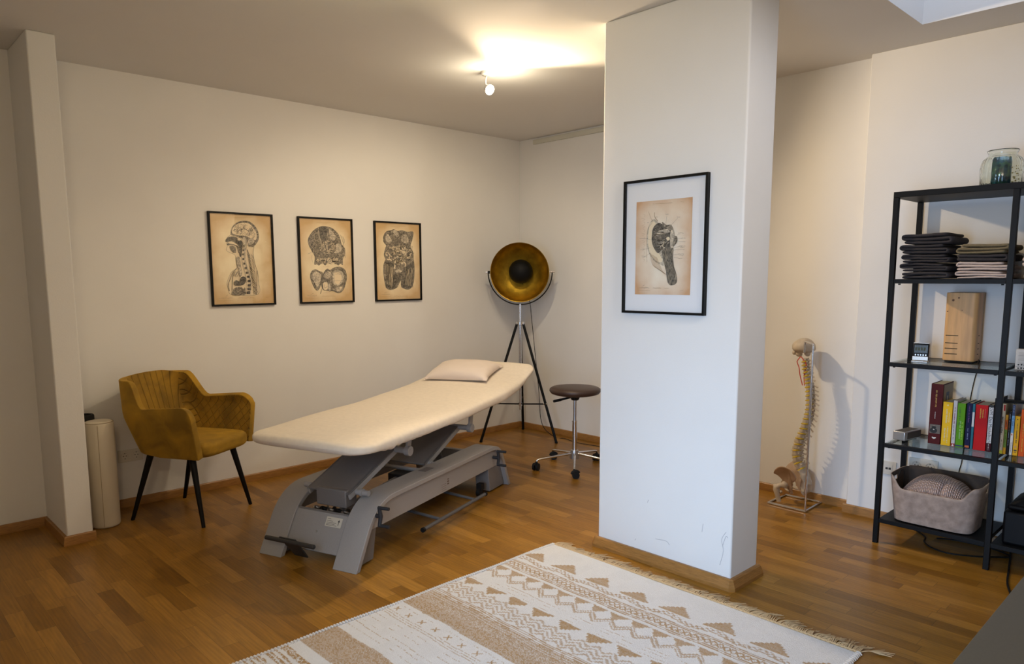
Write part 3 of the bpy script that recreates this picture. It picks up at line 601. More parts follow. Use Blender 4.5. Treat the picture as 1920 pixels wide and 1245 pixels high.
d.scrib(305, 455, 322, 20, 3, 6, 0.001, -8); d.scrib(515, 540, 307, 4, 3); d.scrib(205, 280, 955, 10, 6, 5); d.line([(232, 942), (245, 932)], 0.001, 5); d.scrib(190, 288, 975, 12, 2.5); d.scrib(312, 372, 957, 8, 4, 6, 0.0013); d.scrib(398, 430, 957, 4, 3, 6, 0.0013); d.scrib(518, 538, 974, 4, 3)
for k in range(13): d.line([(232-k % 2*14, 400+k*28), (246, 408+k*28), (235-k % 2*10, 420+k*28)], 0.0006, 6)
framed('framed_print', 'large black-framed shoulder anatomy print with wide white mat, on the white pillar', None, (PX0-0.0005, -2.794, 1.531), (0, -1), PWd, PHt, d, PAPER2, M('white_mat', (0.82, 0.82, 0.83, 1), 0.8))

# ------------------------------------------------------------------ treatment table
U = Vector((0.94, 0.341, 0)).normalized(); ang = math.atan2(U.y, U.x); TO = Vector((-2.296, -1.314, 0))
tt = thing('treatment_table', 'long grey height-adjustable treatment table with steel lifting arms, cream sheet on top', 'treatment table', TO, ang)
XZ = frame_mat((1, 0, 0), (0, 0, 1), (0, -1, 0))   # (x=s, y=z, extrude along -v)
def side_rail(vo, sgn, name):
    # vo = outer face, runs inward by sgn*0.145
    prof = fillet([(-0.838, 0.0), (-0.662, 0.312), (0.700, 0.312), (0.848, 0.0)], [0.165, 0.115], 12)
    inn = offset2(prof, -0.026)
    inn[0] = (prof[0][0]+0.031, 0.0); inn[-1] = (prof[-1][0]-0.030, 0.0)
    b = MB(); a, c = sorted((-vo, -(vo+sgn*0.145)))
    b.strip(prof, inn, a, c, 0, XZ)
    r = b.build(name, GREY, tt, angle=30, bevel=0.003, seg=2)
    # recessed web
    b = MB(); v0 = vo+sgn*0.026; v1 = vo+sgn*0.046; a, c = sorted((-v0, -v1))
    top = [p for p in inn if p[1] > 0.155]
    poly = [(top[0][0]+0.01, 0.165)]+[(p[0], p[1]+0.004) for p in top]+[(top[-1][0]-0.012, 0.165)]
    b.prism(poly, a, c, 0, XZ); b.build('side_panel', GREY, tt, smooth=False)
    a, c = sorted((-(vo+sgn*0.03), -(vo+sgn*0.13)))
    for pl in ([(-0.80, 0.01), (-0.66, 0.01), (-0.625, 0.20), (-0.70, 0.20)], [(0.60, 0.01), (0.81, 0.01), (0.735, 0.20), (0.57, 0.20)]):
        b = MB(); b.prism(pl, a, c, 0, XZ); b.build('foot_block', GREYD, tt, smooth=False, bevel=0.004)
    return r
side_rail(-0.293, 1, 'side_rail'); side_rail(0.325, -1, 'side_rail')
def panel_X(s0, z0, s1, z1):
    dz = Vector((s1-s0, 0, z1-z0)).normalized(); return frame_mat((0, -1, 0), tuple(dz), tuple(Vector((0, -1, 0)).cross(dz)), (s0, 0, z0))
PX = panel_X(-0.800, 0.055, -0.695, 0.235)
b = MB(); b.box(-0.19, 0.155, 0, 0.205, -0.022, -0.004, 0, PX); b.box(-0.19, 0.155, 0.19, 0.205, -0.06, -0.004, 0, PX); b.build('end_panel', GREY, tt, bevel=0.003)
PX2 = panel_X(0.82, 0.055, 0.74, 0.235)
b = MB(); b.box(-0.19, 0.155, 0, 0.205, 0.008, 0.026, 0, PX2); b.build('end_panel', GREY, tt, bevel=0.003)
# sticker and lock on the end panel
b = MB(); b.box(0.02, 0.118, 0.130, 0.178, -0.0045, -0.0030, 0, PX)
for k, (y, w_) in enumerate(((0.168, 0.022), (0.158, 0.036), (0.150, 0.060), (0.143, 0.052), (0.137, 0.066))): b.box(0.026, 0.026+w_, y-0.0012, y+0.0012, -0.003, -0.0027, 1, PX)
b.add([(0.098, 0.140, -0.0026), (0.101, 0.140, -0.0026), (0.101, 0.162, -0.0026), (0.098, 0.162, -0.0026)], [(0, 1, 2, 3)], 2, PX); b.add([(0.093, 0.158, -0.0026), (0.106, 0.158, -0.0026), (0.0995, 0.170, -0.0026)], [(0, 1, 2)], 2, PX)
st = b.build('warning_sticker', [M('cream_sticker', (0.62, 0.58, 0.48, 1), 0.5), M('print_grey', (0.2, 0.18, 0.15, 1), 0.6), M('print_black', (0.02, 0.02, 0.02, 1), 0.6)], tt, smooth=False, fix=False); st['label'] = 'small cream sticker with text lines and an arrow pointing up'
b = MB(); b.cyl((-0.018, 0.095, -0.004), (-0.018, 0.095, -0.001), 0.005, 12, 0, None, PX); b.cyl((-0.018, 0.095, -0.001), (-0.018, 0.095, 0.0), 0.002, 8, 0, None, PX); b.build('lock', STEEL, tt)
# foot bar
b = MB(); b.tube([(-0.875, 0.235, 0.112), (-0.875, -0.075, 0.112)], 0.0115, 14); b.build('foot_bar', M('dark_bar', (0.03, 0.027, 0.025, 1), 0.5), tt, bevel=0.002)
b = MB(); b.prism([(0.03, 0), (0.115, 0.0), (0.15, 0.13), (0.045, 0.13)], 0, 0.006, 0, frame_mat((0, 1, 0), (-0.53, 0, 0.848), (-0.848, 0, -0.53), (-0.80, 0.0, 0.018))); b.build('foot_bar_bracket', M('dark_bar', (0,0,0)), tt, smooth=False)
# lifting arms
def arm(s0, z0, s1, z1, v0, v1, th, name, taper=0.0):
    b = MB(); dx = Vector((s1-s0, 0, z1-z0)); Ln = dx.length; dx.normalize(); X = frame_mat(tuple(dx), (0, 1, 0), tuple(Vector(dx).cross(Vector((0, 1, 0)))), (s0, 0, z0))
    b.box(0, Ln, v0, v1, 0, th, 0, X); b.box(0, Ln, v0, v0+0.012, -0.028, th, 1, X); b.box(0, Ln, v1-0.012, v1, -0.028, th, 1, X); b.build(name, [GREYD, GREY], tt, bevel=0.002)
arm(-0.66, 0.315, -0.235, 0.470, -0.125, 0.145, 0.010, 'lifting_arm'); arm(0.04, 0.300, 0.455, 0.462, -0.125, 0.145, 0.010, 'lifting_arm')
b = MB(); b.box(-0.665, -0.575, -0.105, 0.085, 0.245, 0.335); b.build('pivot_housing', GREYD, tt, bevel=0.006)
b = MB(); b.tube([(-0.60, -0.20, 0.318), (-0.60, 0.21, 0.318)], 0.015, 14); b.cyl((-0.60, -0.165, 0.318), (-0.60, -0.15, 0.318), 0.020); b.build('cross_tube', GREY, tt)
b = MB(); b.tube([(0.09, -0.20, 0.300), (0.09, 0.21, 0.300)], 0.015, 14); b.cyl((0.09, -0.14, 0.300), (0.09, -0.12, 0.300), 0.020); b.tube([(0.02, -0.20, 0.275), (0.02, 0.21, 0.275)], 0.012, 12); b.build('cross_tube', GREY, tt)
for (s0, z0) in ((-0.250, 0.462), (0.447, 0.455)):
    b = MB(); b.tube([(s0, -0.215, z0), (s0, 0.215, z0)], 0.017, 16); b.cyl((s0, -0.222, z0), (s0, -0.190, z0), 0.027, 20); b.cyl((s0, 0.19, z0), (s0, 0.222, z0), 0.027, 20); b.cyl((s0, -0.2245, z0), (s0, -0.222, z0), 0.013, 16); b.build('pivot_axle', GREY, tt, bevel=0.002)
    for v in (-0.205, 0.205):
        b = MB(); b.prism([(s0-0.018, z0), (s0+0.018, z0), (s0+0.035, 0.575), (s0-0.002, 0.575)], -v-0.006, -v+0.006, 0, XZ); b.build('pivot_bracket', GREY, tt, smooth=False)
b = MB()
for v in (-0.22, 0.22): b.box(-0.62, 0.62, v-0.015, v+0.015, 0.565, 0.585)
for s0 in (-0.6, -0.25, 0.1, 0.45): b.box(s0-0.015, s0+0.015, -0.205, 0.205, 0.566, 0.584)
b.build('top_frame', GREY, tt, smooth=False)
# actuator, hoses
b = MB(); b.box(-0.06, 0.05, -0.05, 0.07, 0.12, 0.26); b.build('motor', M('motor_black', (0.015, 0.015, 0.016, 1), 0.5), tt, bevel=0.006)
b = MB(); b.tube([(-0.56, 0.02, 0.17), (0.0, 0.01, 0.22)], 0.028, 16); b.cyl((-0.64, 0.025, 0.165), (-0.56, 0.02, 0.17), 0.018); b.sphere((-0.66, -0.03, 0.19), 0.022); b.build('actuator', GREYD, tt)
b = MB(); b.box(-0.70, 0.70, -0.03, 0.05, 0.085, 0.115); b.box(-0.72, -0.60, -0.14, 0.17, 0.10, 0.13); b.box(0.60, 0.74, -0.14, 0.17, 0.10, 0.13); b.build('chassis_beam', GREYD, tt, bevel=0.003)
b = MB(); rg = random.Random(3)
for k in range(5):
    v = -0.10+0.045*k; b.tube(catmull([(-0.685, v, 0.205+rg.uniform(-.01, .01)), (-0.66, v+0.02, 0.225), (-0.62, v-0.01, 0.20), (-0.55, v+0.03, 0.19)], 5), 0.008+0.003*(k % 2), 8, mi=k % 2)
b.build('hoses', [STEEL, RUBBER], tt)
# pedal bar under the near side
b = MB(); b.tube([(-0.30, -0.33, 0.055), (0.40, -0.33, 0.055)], 0.011, 12); b.tube([(-0.12, -0.33, 0.055), (-0.12, -0.10, 0.075)], 0.009, 10); b.tube([(0.28, -0.33, 0.055), (0.28, -0.10, 0.075)], 0.009, 10); b.build('pedal_bar', M('pedal_grey', (0.13, 0.13, 0.135, 1), 0.4, 0.3), tt)
for s0 in (-0.315, 0.40): b = MB(); b.cyl((s0, -0.33, 0.055), (s0+0.015, -0.33, 0.055), 0.0135, 14); b.build('end_cap', RUBBER, tt)
# crank levers
for (s0, z0) in ((-0.668, 0.238), (0.620, 0.235)):
    b = MB(); b.tube([(s0, -0.277, z0), (s0, -0.315, z0)], 0.011, 12); ln = 0.045
    b.tube([(s0-0.006, -0.315, z0+ln), (s0+0.002, -0.318, z0), (s0-0.006, -0.315, z0-ln)], [0.009, 0.011, 0.009], 10)
    b.tube([(s0-0.006, -0.310, z0+ln), (s0-0.004, -0.372, z0+ln)], 0.0085, 12); b.tube([(s0-0.006, -0.310, z0-ln), (s0-0.004, -0.372, z0-ln)], 0.0085, 12); b.build('brake_lever', M('lever_black', (0.02, 0.022, 0.026, 1), 0.5), tt)
for s0 in (0.50,):
    for v in (-0.24, 0.27):
        b = MB(); b.cyl((s0, v-0.012, 0.03), (s0, v+0.012, 0.03), 0.03, 20); b.cyl((s0, v-0.014, 0.03), (s0, v+0.014, 0.03), 0.012, 12); b.box(s0-0.012, s0+0.03, v-0.017, v+0.017, 0.045, 0.085); b.build('castor', RUBBER, tt)
b = MB(); Xs = frame_mat((1, 0, 0), (0, 0, 1), (0, -1, 0), (0.02, -0.2667, 0.232)); b.text('FREI', 0.024, 0, Xs); Xs.translation += Vector((0.0, 0, -0.02))
for k in range(4): b.box(-0.028, 0.020+0.004*(k % 2), -0.012*k-0.001, -0.012*k+0.0012, 0, 0.0003, 1, Xs)
for k in range(3): b.box(0.035, 0.055, 0.016-0.014*k, 0.024-0.014*k, 0, 0.0003, 1, Xs)
b.build('nameplate', [M('logo_brown', (0.09, 0.03, 0.015, 1), 0.5), M('print_brown', (0.14, 0.09, 0.06, 1), 0.5)], tt, smooth=False, fix=False)
b = MB(); b.box(-0.11, -0.02, -0.225, -0.175, 0.3125, 0.3135); b.build('control_pad', GREYD, tt, smooth=False)
# mattress (inside the sheet) and fitted sheet
ZT = [(-0.86, 0.632), (-0.6, 0.645), (-0.4, 0.652), (0.0, 0.657), (0.2, 0.664), (0.4, 0.676), (0.6, 0.690), (0.8, 0.713), (0.92, 0.738), (1.02, 0.770), (1.12, 0.802)]
ZB = [(-0.86, 0.575), (-0.6, 0.556), (-0.4, 0.556), (0.0, 0.563), (0.2, 0.573), (0.4, 0.583), (0.6, 0.589), (0.8, 0.624), (0.9, 0.658), (1.0, 0.710), (1.12, 0.770)]
def sheet_mesh(shr, name, mat, parent, rough=True):
    b = MB(); S0, S1 = -0.875+shr, 1.125-shr; ns, nr = 150, 56; vs = []
    for i in range(ns):
        u = i/(ns-1); s0 = S0+(S1-S0)*(0.5-0.5*math.cos(PI*u)) if False else S0+(S1-S0)*u
        # concentrate stations near the ends
        s0 = S0+(S1-S0)*(u+0.035*math.sin(2*PI*u)*-1)
        zt, zb = lerp(ZT, s0)-shr, lerp(ZB, s0)+shr; hw = 0.372-shr
        for (d_, rp, rt) in ((s0-S0, 0.13, 0.03), (S1-s0, 0.10, 0.03)):
            if d_ < rp: hw = min(hw, hw-rp+math.sqrt(max(rp*rp-(rp-d_)**2, 0))+0.001)
        h = (zt-zb)/2; zc = (zt+zb)/2; e = 1
        for d_ in (s0-S0, S1-s0):
            if d_ < 0.035: e = min(e, math.sqrt(max(1-((0.035-d_)/0.035)**2, 0.0)))
        e = max(e, 0.06)
        for j in range(nr):
            q = 2*PI*j/nr; cq, sq = math.cos(q), math.sin(q)
            v = hw*math.copysign(abs(cq)**0.32, cq); z = zc+h*e*math.copysign(abs(sq)**0.62, sq)
            if rough:
                edge = max(0, -sq)*min(1, abs(v)/0.3)
                n1 = noise.noise(Vector((s0*5, v*4, 1.3))); n2 = noise.noise(Vector((s0*1.6, v*6, z*8)))
                z += 0.0022*n1*(1 if sq > 0 else 0.5)
                if v < 0 and sq < 0.5:
                    g = math.exp(-((s0+0.55)/0.16)**2)+0.35*math.exp(-((s0+0.15)/0.2)**2)+0.25*math.exp(-((s0-0.5)/0.3)**2)
                    wv = math.sin(s0*115+2.0*math.sin(s0*31)+v*20)
                    z += 0.013*abs(wv)*g*edge; v += 0.012*math.sin(s0*98+1.0)*g*edge - 0.018*n2*edge
                    z -= 0.012*math.exp(-((s0+0.62)/0.07)**2)*edge; z += 0.008*math.exp(-((s0+0.12)/0.1)**2)*edge
                if sq > 0.3: z += 0.0012*math.sin(v*70+s0*9)*max(0, 1-abs(s0-0.35)/0.5)
            vs.append((s0, v, z))
    fs = []
    for i in range(ns-1):
        for j in range(nr):
            j2 = (j+1) % nr; fs.append((i*nr+j, i*nr+j2, (i+1)*nr+j2, (i+1)*nr+j))
    fs.append(tuple(range(nr))); fs.append(tuple((ns-1)*nr+j for j in range(nr)))
    b.add(vs, fs); return b.build(name, mat, parent, angle=60)
sheet_mesh(0.012, 'mattress', M('mattress_vinyl', (0.3, 0.3, 0.3, 1), 0.5), tt, False)
SHEET = M('cream_jersey', (0.76, 0.67, 0.55, 1), 0.9, var=0.04, nscale=40, bump=0.35, bscale=450, sheen=0.15)
sh = sheet_mesh(0.0, 'fitted_sheet', SHEET, None); sh.location = TO; sh.rotation_euler = (0, 0, ang)
tag(sh, 'cream terry fitted sheet stretched over the treatment table', 'bed sheet')

# pillow
def pillow():
    b = MB(); n = 36; A, B_ = 0.235, 0.165
    def pt(u, v, sg):
        x = 2*u-1; y = 2*v-1
        th = (max(0, 1-abs(x)**3.0)*max(0, 1-abs(y)**3.0))**0.55*0.072
        px = x*A*(1-0.10*(1-abs(x)**0)*0-0.10*(1-y*y)*abs(x)**6); py = y*B_*(1-0.12*(1-x*x)*abs(y)**6)
        th += 0.004*noise.noise(Vector((x*3, y*3, sg)))*(1 if sg > 0 else 0.3)*(th > 0.004)
        wr = 0.004*math.sin((x-y)*16)*max(0, abs(x)-0.45)*(th > 0.004)
        return (px, py, sg*(th+wr) if sg > 0 else -th*0.28)
    b.grid(lambda u, v: pt(u, v, 1), n, n); b.grid(lambda u, v: pt(u, v, -1), n, n)
    return b.build('pillow', M('cream_cotton', (0.70, 0.60, 0.52, 1), 0.9, bump=0.2, bscale=300, sheen=0.2), None, angle=80, weld=True)
p = pillow()
def table_pt(s0, v, z): return TO+U*s0+Vector((-U.y, U.x, 0))*v+Vector((0, 0, z))
# slope of the raised head part
sl = math.atan2(0.770-0.690, 0.42)
p.matrix_world = Matrix.Translation(table_pt(0.835, 0.055, 0.747)) @ Matrix.Rotation(ang, 4, 'Z') @ Matrix.Rotation(-sl, 4, 'Y') @ Matrix.Rotation(PI/2+0.10, 4, 'Z')
tag(p, 'small cream cushion lying on the raised head end of the treatment table', 'cushion')

# ------------------------------------------------------------------ mustard armchair
Fd = Vector((0.51, -0.86, 0)).normalized(); ca = math.atan2(Fd.y, Fd.x)-PI/2   # local y = front, local x = side
ch = thing('armchair', 'mustard yellow velvet armchair with quilted back and black tapered legs', 'chair', (-3.186, -0.394, 0), ca)
VEL = quilt_mat('mustard_velvet', (0.34, 0.185, 0.008, 1), 0); VELQ = quilt_mat('mustard_velvet_quilted', (0.30, 0.16, 0.008, 1), 1)
# local side +x is to the right when facing front; camera sees the -x... side
def chair_shell():
    # plan path at given height: from arm front (-x side) round the back to the other arm front
    def path(z, t):
        k = (z-0.40)/0.44; wdt = 0.232+0.042*min(1, k/0.5); yb = -0.165-0.135*max(0, k)**0.9; yf = 0.262-0.004*k; r = 0.11
        wt = wdt - (0.045*max(0, (z-0.64)/0.2))
        wdt = wt
        L1 = (yf-(yb+r)); La = PI/2*r; L2 = 2*(wdt-r); T = 2*L1+2*La+L2; d = t*T
        if d < L1: return (-wdt, yf-d, 0)
        d -= L1
        if d < La: a = d/r; return (-wdt+r-r*math.cos(a), yb+r-r*math.sin(a), 0)
        d -= La
        if d < L2: return (-wdt+r+d, yb, 0)
        d -= L2
        if d < La: a = d/r; return (wdt-r+r*math.sin(a), yb+r-r*math.cos(a), 0)
        d -= La
        return (wdt, yb+r+d, 0)
    nu, nv = 97, 17
    def ztop(t):
        x, y, _ = path(0.66, t)
        df = 0.262-y
        if df < 0.08: z = 0.690-0.085+math.sqrt(max(0, 0.08**2-(0.08-df)**2))*0.085/0.08
        else: z = 0.690-0.02*min(1, (df-0.08)/0.25)
        # rise to back between df .33 and .47
        f = (df-0.325)/0.115; f = max(0, min(1, f)); f = f*f*(3-2*f)
        xx = path(0.80, t)[0]
        return z*(1-f)+(0.838-0.012*(abs(xx)/0.2)**2)*f
    vs = []
    for i in range(nu):
        t = i/(nu-1); zt = ztop(t)
        x0, y0, _ = path(0.5, t); zb = 0.398+0.03*max(0, min(1, (-y0-0.02)/0.2))
        for j in range(nv):
            z = zb+(zt-zb)*j/(nv-1); x, y, _ = path(z, t); vs.append((x, y, z))
    b = MB(); fs = [(i*nv+j, (i+1)*nv+j, (i+1)*nv+j+1, i*nv+j+1) for i in range(nu-1) for j in range(nv-1)]
    b.add(vs, fs); o = b.build('shell', [VEL, VELQ], ch, angle=80, fix=False)
    so = o.modifiers.new('solid', 'SOLIDIFY'); so.thickness = 0.044; so.offset = 0; so.material_offset = 1; so.material_offset_rim = 0; so.use_even_offset = True
    bv = o.modifiers.new('bev', 'BEVEL'); bv.width = 0.014; bv.segments = 3; bv.limit_method = 'ANGLE'; bv.angle_limit = math.radians(50)
    return o
chair_shell()
def rbox(b, x0, x1, y0, y1, z0, z1, rr, nx=16, mi=0, bulge=0.0):
    """superellipse cushion"""
    cx, cy, hx, hy = (x0+x1)/2, (y0+y1)/2, (x1-x0)/2, (y1-y0)/2
    n = 48; rings = []
    prof = []
    h = z1-z0; m = 7
    for k in range(m+1): a = PI/2*k/m; prof.append((1-rr/min(hx, hy)*(1-math.sin(a)), z0+rr*(1-math.cos(a))))
    for k in range(m+1): a = PI/2*k/m; prof.append((1-rr/min(hx, hy)*(1-math.cos(a)), z1-rr+rr*math.sin(a)))
    for f in (0.7, 0.45, 0.2): prof.append((f*(1-rr/min(hx, hy)), z1+bulge*(1-f)))
    vs = []
    for (sc_, z) in prof:
        for j in range(n):
            q = 2*PI*j/n; c_, s_ = math.cos(q), math.sin(q)
            vs.append((cx+hx*sc_*math.copysign(abs(c_)**0.35, c_), cy+hy*sc_*math.copysign(abs(s_)**0.35, s_), z))
    fs = [(i*n+j, i*n+(j+1) % n, (i+1)*n+(j+1) % n, (i+1)*n+j) for i in range(len(prof)-1) for j in range(n)]
    fs.append(tuple(range(n))[::-1]); fs.append(tuple((len(prof)-1)*n+j for j in range(n))); b.add(vs, fs, mi)
b = MB(); rbox(b, -0.218, 0.218, -0.17, 0.285, 0.392, 0.478, 0.030, bulge=0.012); b.build('seat', VEL, ch, angle=60)
for sx_ in (-1, 1):
    for sy_ in (-1, 1):
        b = MB(); b.tube([(sx_*0.175, sy_*(0.155 if sy_ > 0 else 0.12), 0.405), (sx_*0.220, sy_*0.244, 0.0)], [0.0195, 0.0105], 16); b.build('leg', M('black_lacquer', (0.003, 0.003, 0.0035, 1), 0.45, spec=0.25), ch)
b = MB(); b.box(-0.085, -0.045, -0.228, -0.220, 0.495, 0.53); X_ = None
tg = b.build('brand_tag', RUBBER, ch, smooth=False); tg.location = (-0.10, 0.012, -0.02)

# ------------------------------------------------------------------ bolster rolls
def roll(name, label, loc, r, h, mat, seam=True):
    b = MB(); b.lathe([(0, 0), (r-0.012, 0), (r-0.003, 0.004), (r, 0.014), (r, h-0.016), (r-0.004, h-0.004), (r-0.014, h+0.001), (r*0.5, h+0.003), (0, h+0.003)], 48)
    o = b.build(name, mat, None, angle=50); o.location = loc; tag(o, label, 'bolster')
    return o
VINYL = M('cream_vinyl', (0.56, 0.49, 0.37, 1), 0.5, var=0.03, nscale=8, bump=0.15, bscale=250)
bt = thing('bolster', 'upright cream vinyl positioning roll standing between the wall pier and the armchair', 'bolster', (-3.637, -0.283, 0))
b = MB(); r_ = 0.076; h_ = 0.605; b.lathe([(0, 0), (r_-0.012, 0), (r_-0.003, 0.004), (r_, 0.014), (r_, h_-0.016), (r_-0.004, h_-0.004), (r_-0.014, h_+0.001), (r_*0.5, h_+0.003), (0, h_+0.003)], 48); b.build('cover', VINYL, bt, angle=50)
b = MB(); a_ = math.radians(250); b.tube([(math.cos(a_)*0.0765, math.sin(a_)*0.0765, 0.012), (math.cos(a_)*0.0765, math.sin(a_)*0.0765, 0.59)], 0.0012, 6); b.tube([((r_-0.003)*math.cos(q*PI/16), (r_-0.003)*math.sin(q*PI/16), h_-0.004) for q in range(32)], 0.0016, 6, True); b.build('seam', M('seam_brown', (0.30, 0.23, 0.14, 1), 0.7), bt)
b = MB(); b.lathe([(0, 0), (0.052, 0), (0.055, 0.01), (0.055, 0.615), (0.052, 0.622), (0.040, 0.622), (0.038, 0.60), (0, 0.60)], 40)
o = b.build('foam_roller', M('black_foam', (0.015, 0.015, 0.015, 1), 0.85), None, angle=40); o.location = (-3.672, -0.118, 0); tag(o, 'black roller standing behind the cream bolster, only its rim showing', 'roller')

# ------------------------------------------------------------------ sockets
def socket(name, label, X, n, kind='schuko', w_=0.066):
    root = thing(name, label, 'socket'); root.matrix_world = X
    b = MB(); b.box(-w_*n/2-0.005, w_*n/2+0.005, -0.038, 0.038, 0, 0.009); b.build('cover_plate', SOCK, root, bevel=0.002)
    for k in range(n):
        cx = (k-(n-1)/2)*w_; b = MB()
        if kind == 'schuko':
            b.lathe([(0.0, 0.0092), (0.017, 0.0092), (0.0185, 0.0105), (0.021, 0.0115), (0.0225, 0.0092)], 28, 0, Matrix.Translation((cx, 0, 0)))
            for q in (-0.008, 0.008): b.cyl((cx+q, 0, 0.0092), (cx+q, 0, 0.0098), 0.003, 10, 1)
            for q in (-0.0165, 0.0165): b.box(cx-0.003, cx+0.003, q-0.002, q+0.002, 0.0094, 0.0104, 1)
        else:
            b.box(cx-0.022, cx+0.022, -0.022, 0.022, 0.009, 0.011); b.box(cx-0.014, cx-0.001, -0.008, 0.004, 0.011, 0.0115, 1); b.box(cx+0.002, cx+0.015, -0.008, 0.004, 0.011, 0.0115, 1)
        b.build('outlet', [SOCK, M('outlet_dark', (0.03, 0.03, 0.03, 1), 0.6)], root, bevel=0)
socket('wall_socket', 'double power socket low on the wall behind the armchair', frame_mat((1, 0, 0), (0, 0, 1), (0, -1, 0), (-3.405, 0, 0.318)), 2)
socket('wall_socket', 'cream network socket on the wall just left of the felt basket', frame_mat((0, -1, 0), (0, 0, 1), (-1, 0, 0), (XP, -3.325, 0.31)), 1, 'data', 0.07)
socket('wall_socket', 'pale socket strip on the wall directly above the felt basket', frame_mat((0, -1, 0), (0, 0, 1), (-1, 0, 0), (XP, -3.50, 0.355)), 2)

# ------------------------------------------------------------------ tripod floor lamp
LC = Vector((-0.347, -0.346, 0)); lp = thing('tripod_floor_lamp', 'black tripod floor lamp with round gold-lined dish shade, in the room corner', 'lamp', LC)
feet = [Vector((-0.71, -0.236, 0))-LC, Vector((-0.283, -0.71, 0))-LC, Vector((-0.048, -0.093, 0))-LC]
feet[2] = Vector((0.262, 0.225, 0))
for f in feet:
    d_ = f.normalized(); top = Vector((d_.x*0.032, d_.y*0.032, 0.995)); b = MB(); b.tube([top, f+Vector((0, 0, 0.008))], [0.0115, 0.0115], 14); b.cyl(f+Vector((0, 0, 0)), f+Vector((0, 0, 0.012)), 0.013); b.build('leg', BLACK, lp)
b = MB(); b.tube([(0, 0, 0.25), (0, 0, 1.165)], 0.0105, 16); b.tube([(0, 0, 0.55), (0, 0, 1.01)], 0.0135, 16); b.build('pole', CHROME, lp)
b = MB(); b.cyl((0, 0, 0.985), (0, 0, 1.015), 0.024, 20)
for f in feet: d_ = f.normalized(); b.box(0.015, 0.042, -0.010, 0.010, 0.982, 1.015, 0, Matrix.Rotation(math.atan2(d_.y, d_.x), 4, 'Z'))
b.build('hub', CHROME, lp, bevel=0.002)
b = MB()
for f in feet: d_ = f.normalized(); rr = f.length*(1-0.31)+0.032*0.31; b.tube([(d_.x*0.012, d_.y*0.012, 0.300), (d_.x*rr, d_.y*rr, 0.325)], 0.006, 8)
b.build('spreader', BLACK, lp)
b = MB(); b.cyl((0, 0, 0.285), (0, 0, 0.312), 0.017, 14); b.build('clamp', CHROME, lp)
for f in feet: b = MB(); d_ = f.normalized(); rr = f.length*(1-0.31)+0.032*0.31; b.cyl((d_.x*(rr-.02), d_.y*(rr-.02), 0.322), (d_.x*(rr+0.014), d_.y*(rr+.014), 0.328), 0.008, 10); b.build('clamp', CHROME, lp)
vd = Vector((-4.39, -4.37, 0)).normalized(); sd = Vector((-vd.y, vd.x, 0))   # vd: towards viewer; sd sideways
dc = Vector((0, 0, 1.435))
b = MB(); b.tube([dc+sd*0.272*math.cos(a)+Vector((0, 0, 0.275*math.sin(a))) for a in [PI+PI*k/40 for k in range(41)]], 0.0048, 8); b.build('yoke', BLACK, lp)
dax = (vd+sd*-0.13+Vector((0, 0, -0.10))).normalized(); dx_ = dax.cross(Vector((0, 0, 1))).normalized(); XD = frame_mat(dx_, dax.cross(dx_), dax, dc-dax*0.03)
GOLD = M('gold_leaf', (0.50, 0.32, 0.035, 1), 0.46, 1.0, var=0.30, nscale=14, bump=0.6, bscale=35)
b = MB(); R0 = 0.247; prof = [(R0*math.sin(a)*1.0, 0.075-0.15*(1-(1-math.cos(a)))) for a in [PI/2*k/22 for k in range(23)]]
prof = [(R0*math.sin(PI/2*k/22), 0.07-0.165*math.cos(PI/2*k/22)) for k in range(23)]
b.lathe([(max(r, 0.001), z) for r, z in prof], 64, 0, XD); b.lathe([(max(r+0.003, 0.001), z-0.003) for r, z in prof], 64, 1, XD)
b.lathe([(R0, 0.07), (R0+0.004, 0.072), (R0+0.003, 0.067)], 64, 0, XD)
b.build('dish_shade', [GOLD, BLACK], lp, angle=60, fix=False)
b = MB(); b.lathe([(0.001, 0.075)]+[(0.103*math.sin(PI/2*k/12), -0.01+0.085*math.cos(PI/2*k/12)) for k in range(1, 13)]+[(0.096, -0.012), (0.001, 0.06)], 48, 0, XD); b.build('bulb_cover', M('satin_black', (0.004, 0.004, 0.004, 1), 0.6, spec=0.2), lp, angle=50)
b = MB(); b.tube([XD @ Vector((0, 0, -0.09)), XD @ Vector((0, 0, -0.02))], 0.014, 12); b.build('bulb_holder', CHROME, lp)
for s_ in (-1, 1): b = MB(); b.tube([dc+sd*s_*0.250, dc+sd*s_*0.292], 0.0075, 12); b.build('pivot_pin', CHROME, lp)
b = MB(); b.tube([dc-sd*0.256, dc-sd*0.276], 0.0125, 14); b.build('pivot_knob', BLACK, lp)
# power cord of the lamp, running to the wall
b = MB(); rgt = -sd if (-sd).dot(Vector((0.7, -0.7, 0))) > 0 else sd   # to the right in view
pts = [dc-dax*0.12+Vector((0, 0, -0.10)), dc-dax*0.10+rgt*0.05+Vector((0, 0, -0.19)), dc+rgt*0.085-vd*0.03+Vector((0, 0, -0.27)), rgt*0.10-vd*0.02+Vector((0, 0, 1.02)), rgt*0.13-vd*0.0+Vector((0, 0, 0.72)), rgt*0.16+Vector((0, 0, 0.42)), rgt*0.19+vd*-0.02+Vector((0, 0, 0.12)), rgt*0.30+vd*0.0+Vector((0, 0, 0.006))]
pts += [Vector((-0.12, -0.66, 0.006))-LC, Vector((-0.16, -0.85, 0.006))-LC, Vector((-0.13, -1.1, 0.006))-LC, Vector((-0.10, -1.5, 0.006))-LC, Vector((-0.05, -1.9, 0.006))-LC]
b.tube([LC+v for v in catmull(pts, 8)], 0.0028, 6); o = b.build('power_cord', RUBBER, None); o2 = o
tag(o, 'thin black cord hanging from the gold lamp and running along the right wall', 'cord')

